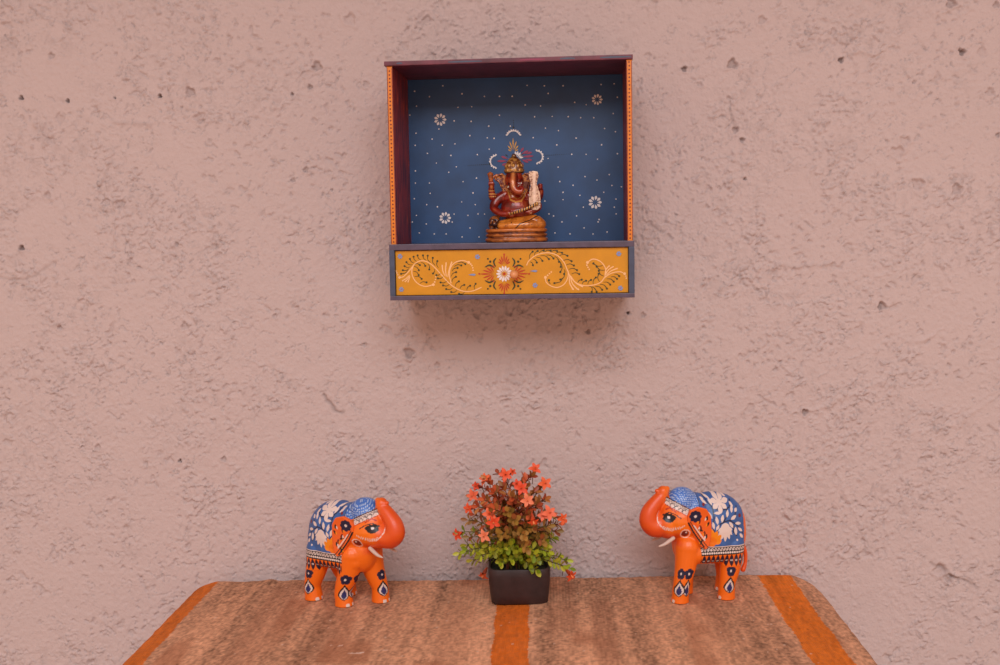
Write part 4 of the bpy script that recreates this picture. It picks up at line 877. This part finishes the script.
def make_cover():
    nu, nv = 640, 340; u = np.linspace(0, 1, nu); yf = -.475
    U, Vv = np.meshgrid(u, np.linspace(0, 1, nv) ** 1.0)
    xs = -.389 + .677 * U
    yb0 = np.interp(U, [0, .1, .38, .63, .92, 1], [-.0235, -.0225, -.0220, -.0140, -.0065, -.0075])
    bn = vnoise(U * 60, U * 0 + 3, 5) - .5; yb = yb0 + .0018 * bn - .0025 * np.exp(-((U - .052) / .01) ** 2)
    T = (1 - Vv)                                    # front straight
    Y = yb + (yf - yb) * Vv
    dist = yb - Y; r = .046
    def inset(d, r): q = np.clip(r - d, 0, r); return r - np.sqrt(np.maximum(r * r - q * q, 0)) * 1.0
    dl = inset(dist, .036) * .80; dr = inset(dist, .042) * .5 + np.clip((.10 - dist) / .10, 0, 1) ** 2 * .006
    df = inset(Y - yf, .03)
    edge_n = .0012 * (vnoise(Y * 90, Y * 0 + 1, 8) - .5)
    xl = -.3945 + dl + df + edge_n; xr = .2925 - dr - df + edge_n
    X = xl + (xr - xl) * U
    Z = np.full_like(X, .6) + .0008 * (fbm(X + 2, Y + 2, .05, 14, 3) - .5) + .0007 * (fbm(X * 3 + 2, Y + 2, .012, 19, 2) - .5)
    # soft folds near the back edge at left
    Z += .0028 * np.exp(-((X + .315) / .008) ** 2) * sstep(.16, 0, dist)
    Z += .0016 * np.exp(-((X + .285) / .010) ** 2) * sstep(.2, 0, dist) + .0015 * np.exp(-((X - .01 + dist * .2) / .012) ** 2) * sstep(.25, 0, dist)
    # rounding at the rim
    m = np.minimum.reduce([X - xl, xr - X, dist + .0, Y - yf]); Z -= .0045 * (1 - np.sqrt(np.clip(m / .006, 0, 1)))
    n = nu * nv; idx = np.arange(n).reshape(nv, nu)
    V = [np.stack([X, Y, Z], -1).reshape(-1, 3)]
    F = [np.stack([idx[1:, :-1], idx[1:, 1:], idx[:-1, 1:], idx[:-1, :-1]], -1).reshape(-1, 4)]
    loop = np.concatenate([idx[::-1, 0], idx[0, 1:], idx[1:, -1], idx[-1, -2:0:-1]])     # left side up, back, right side down, front
    P = V[0][loop]; k = len(loop)
    nxt = np.roll(P, -3, 0); prv = np.roll(P, 3, 0); d = nxt - prv; nrm = np.stack([-d[:, 1], d[:, 0], d[:, 0] * 0], 1); nrm /= np.linalg.norm(nrm, axis=1)[:, None] + 1e-9
    rings = [loop]; cur = n
    isback = np.zeros(k, bool); isback[nv - 1:nv + nu - 1] = True
    s = np.arange(k) / k; s_len = np.cumsum(np.linalg.norm(np.diff(P, axis=0, prepend=P[:1]), axis=1))
    wav = np.sin(s_len * 55) * .5 + np.sin(s_len * 23 + 1) * .5
    for j, (o_, dz) in enumerate(((.0012, .0015), (.0018, .004), (.002, .008), (.002, .02), (.002, .04), (.002, .06), (.002, .085), (-.001, .0852), (-.001, .06), (-.001, .02), (-.0012, .008))):
        amp = np.where(isback, .0006, .004) * min(dz / .08, 1)
        R = P + nrm * (o_ + amp * wav)[:, None]; R[:, 2] = .5955 - dz; V.append(R); ring = cur + np.arange(k); cur += k
        a = rings[-1]; F.append(np.stack([a, np.roll(a, -1), np.roll(ring, -1), ring], -1)[:, ::-1]); rings.append(ring)
    V = np.concatenate(V); V[:, 1] = np.minimum(V[:, 1], -.0044); F = np.concatenate(F)
    x, y, z = V.T.astype(float); yy = y - (.6 - z) * 0
    # yarn colours
    base = np.array(lin((196, 144, 112)))
    C = np.tile(base, (len(V), 1))
    streak = fbm(x + 5 + .004 * y, y + 5, .004, 33, 1); 
    long_ = vnoise((x + 3) * 110, (y + 3) * 5, 44); long2 = vnoise((x + 3) * 34, (y + 3) * 3, 45); spk = vnoise((x + 3) * 430, (y + 3) * 330, 46); spk2 = vnoise((x + 3) * 340, (y + 3) * 110, 47)
    C *= (1 + .40 * (long_ - .5) + .40 * (long2 - .5) + .62 * (spk - .5) + .36 * (spk2 - .5))[:, None]
    br = sstep(.58, .74, long2) * sstep(.35, .6, fbm(x + 3, y + 3, .06, 50, 2)); C = C * (1 - .55 * br[:, None]) + np.array(lin((156, 96, 66))) * .55 * br[:, None]
    # broad worn band patches
    for xa, xb_, ya, yb_, s_ in ((-.300, -.275, -.3, -.05, .30), (-.105, -.080, -.3, -.02, .24), (.0, .024, -.17, -.03, .28), (.045, .06, -.25, -.1, .30), (.155, .17, -.2, -.1, .32), (-.23, -.2, -.35, -.12, .2)):
        w = sstep(xa - .006, xa, x) * sstep(xb_ + .006, xb_, x) * sstep(ya - .03, ya, y) * sstep(yb_ + .02, yb_, y) * s_; C = C * (1 - w[:, None]) + np.array(lin((140, 88, 64))) * w[:, None]
    jag = .0016 * (vnoise((y + 2) * 300, x * 0 + 2, 60) - .5) + .003 * (vnoise((y + 2) * 25, x * 0, 61) - .5)
    def stripe(x0, x1, col):
        w = ((x + jag > x0) & (x + jag < x1)).astype(float) * (.90 + .1 * spk); cc = np.array(lin(col)) * (1 + .30 * (spk2 - .5) + .26 * (long_ - .5) + .2 * (spk - .5))[:, None]
        return C * (1 - w[:, None]) + cc * w[:, None]
    topz = z > .592
    C = stripe(-.50, -.3735, (196, 102, 36)); C = stripe(-.0545, -.0205, (204, 102, 28)); C = stripe(.2335, .2700, (214, 112, 32))
    rs = np.random.RandomState(4)
    for _ in range(230):
        sx, sy = rs.uniform(-.37, .27), rs.uniform(-.38, -.02); rr_ = rs.uniform(.0006, .0013); m_ = ((x - sx) ** 2 + ((y - sy) * .7) ** 2) < rr_ ** 2; C[m_] = C[m_] * .35 + np.array(lin((224, 186, 164))) * .65 if rs.rand() < .6 else C[m_] * .6
    for (sx, sy, L, W_, a_) in ((-.178, -.243, .020, .003, .12), (-.155, -.236, .008, .002, -.1), (-.20, -.225, .008, .0022, .6)):
        dx, dy = x - sx, y - sy; uu = dx * math.cos(a_) + dy * math.sin(a_); vv = -dx * math.sin(a_) + dy * math.cos(a_); m_ = ((uu / L * 2) ** 2 + (vv / W_ * 2) ** 2 < 1) & (spk > .25); C[m_] = C[m_] * .25 + np.array(lin((232, 206, 190))) * .75
    m = bpy.data.materials.new('woven_jute'); m.use_nodes = True; nt = m.node_tree; b = nt.nodes['Principled BSDF']; b.inputs['Roughness'].default_value = .9; b.inputs['Specular IOR Level'].default_value = .15
    a = nt.nodes.new('ShaderNodeAttribute'); a.attribute_name = 'paint'
    tc = nt.nodes.new('ShaderNodeTexCoord'); mp = nt.nodes.new('ShaderNodeMapping'); mp.inputs['Scale'].default_value = (360, 90, 200); nt.links.new(tc.outputs['Object'], mp.inputs['Vector'])
    ns = nt.nodes.new('ShaderNodeTexNoise'); ns.inputs['Scale'].default_value = 1; ns.inputs['Detail'].default_value = 3; nt.links.new(mp.outputs[0], ns.inputs['Vector'])
    wv = nt.nodes.new('ShaderNodeTexWave'); wv.bands_direction = 'X'; wv.inputs['Scale'].default_value = 95; wv.inputs['Distortion'].default_value = 1.2; wv.inputs['Detail'].default_value = 2; nt.links.new(tc.outputs['Object'], wv.inputs['Vector'])
    wy = nt.nodes.new('ShaderNodeTexWave'); wy.bands_direction = 'Y'; wy.inputs['Scale'].default_value = 60; wy.inputs['Distortion'].default_value = 2; nt.links.new(tc.outputs['Object'], wy.inputs['Vector'])
    ad = nt.nodes.new('ShaderNodeMath'); ad.operation = 'MULTIPLY_ADD'; ad.inputs[1].default_value = .5; nt.links.new(wv.outputs['Fac'], ad.inputs[0]); nt.links.new(ns.outputs['Fac'], ad.inputs[2])
    ad2 = nt.nodes.new('ShaderNodeMath'); ad2.operation = 'MULTIPLY_ADD'; ad2.inputs[1].default_value = .12; nt.links.new(wy.outputs['Fac'], ad2.inputs[0]); nt.links.new(ad.outputs[0], ad2.inputs[2])
    bp = nt.nodes.new('ShaderNodeBump'); bp.inputs['Strength'].default_value = .5; bp.inputs['Distance'].default_value = .0018; nt.links.new(ad2.outputs[0], bp.inputs['Height']); nt.links.new(bp.outputs[0], b.inputs['Normal'])
    nt.links.new(a.outputs['Color'], b.inputs['Base Color'])
    o = from_arrays('table_cover', V, F, [m]); vcol(o, np.clip(C, 0, 1)); tag(o, 'beige woven jute table cover with three orange stripes under the elephants and plant', 'tablecloth')
make_cover()

# ------------------------------------------------------------------ LIGHT
def area(name, loc, target, size, sy, power, col):
    l = bpy.data.lights.new(name, 'AREA'); l.shape = 'RECTANGLE'; l.size = size; l.size_y = sy; l.energy = power; l.color = col
    o = bpy.data.objects.new(name, l); COL.objects.link(o); o.location = loc; o.rotation_euler = (Vector(target) - Vector(loc)).to_track_quat('-Z', 'Y').to_euler(); return o
area('window_light', (.15, -3.0, 2.85), (.0, 0, .55), 2.6, 1.8, 92, (.82, .91, .98))
w = bpy.data.worlds.new('world'); bpy.context.scene.world = w; w.use_nodes = True
w.node_tree.nodes['Background'].inputs[0].default_value = (1, .64, .48, 1); w.node_tree.nodes['Background'].inputs[1].default_value = .78
vs = bpy.context.scene.view_settings; vs.view_transform = 'Standard'; vs.look = 'None'; vs.exposure = 0; vs.gamma = 1; vs.use_curve_mapping = False
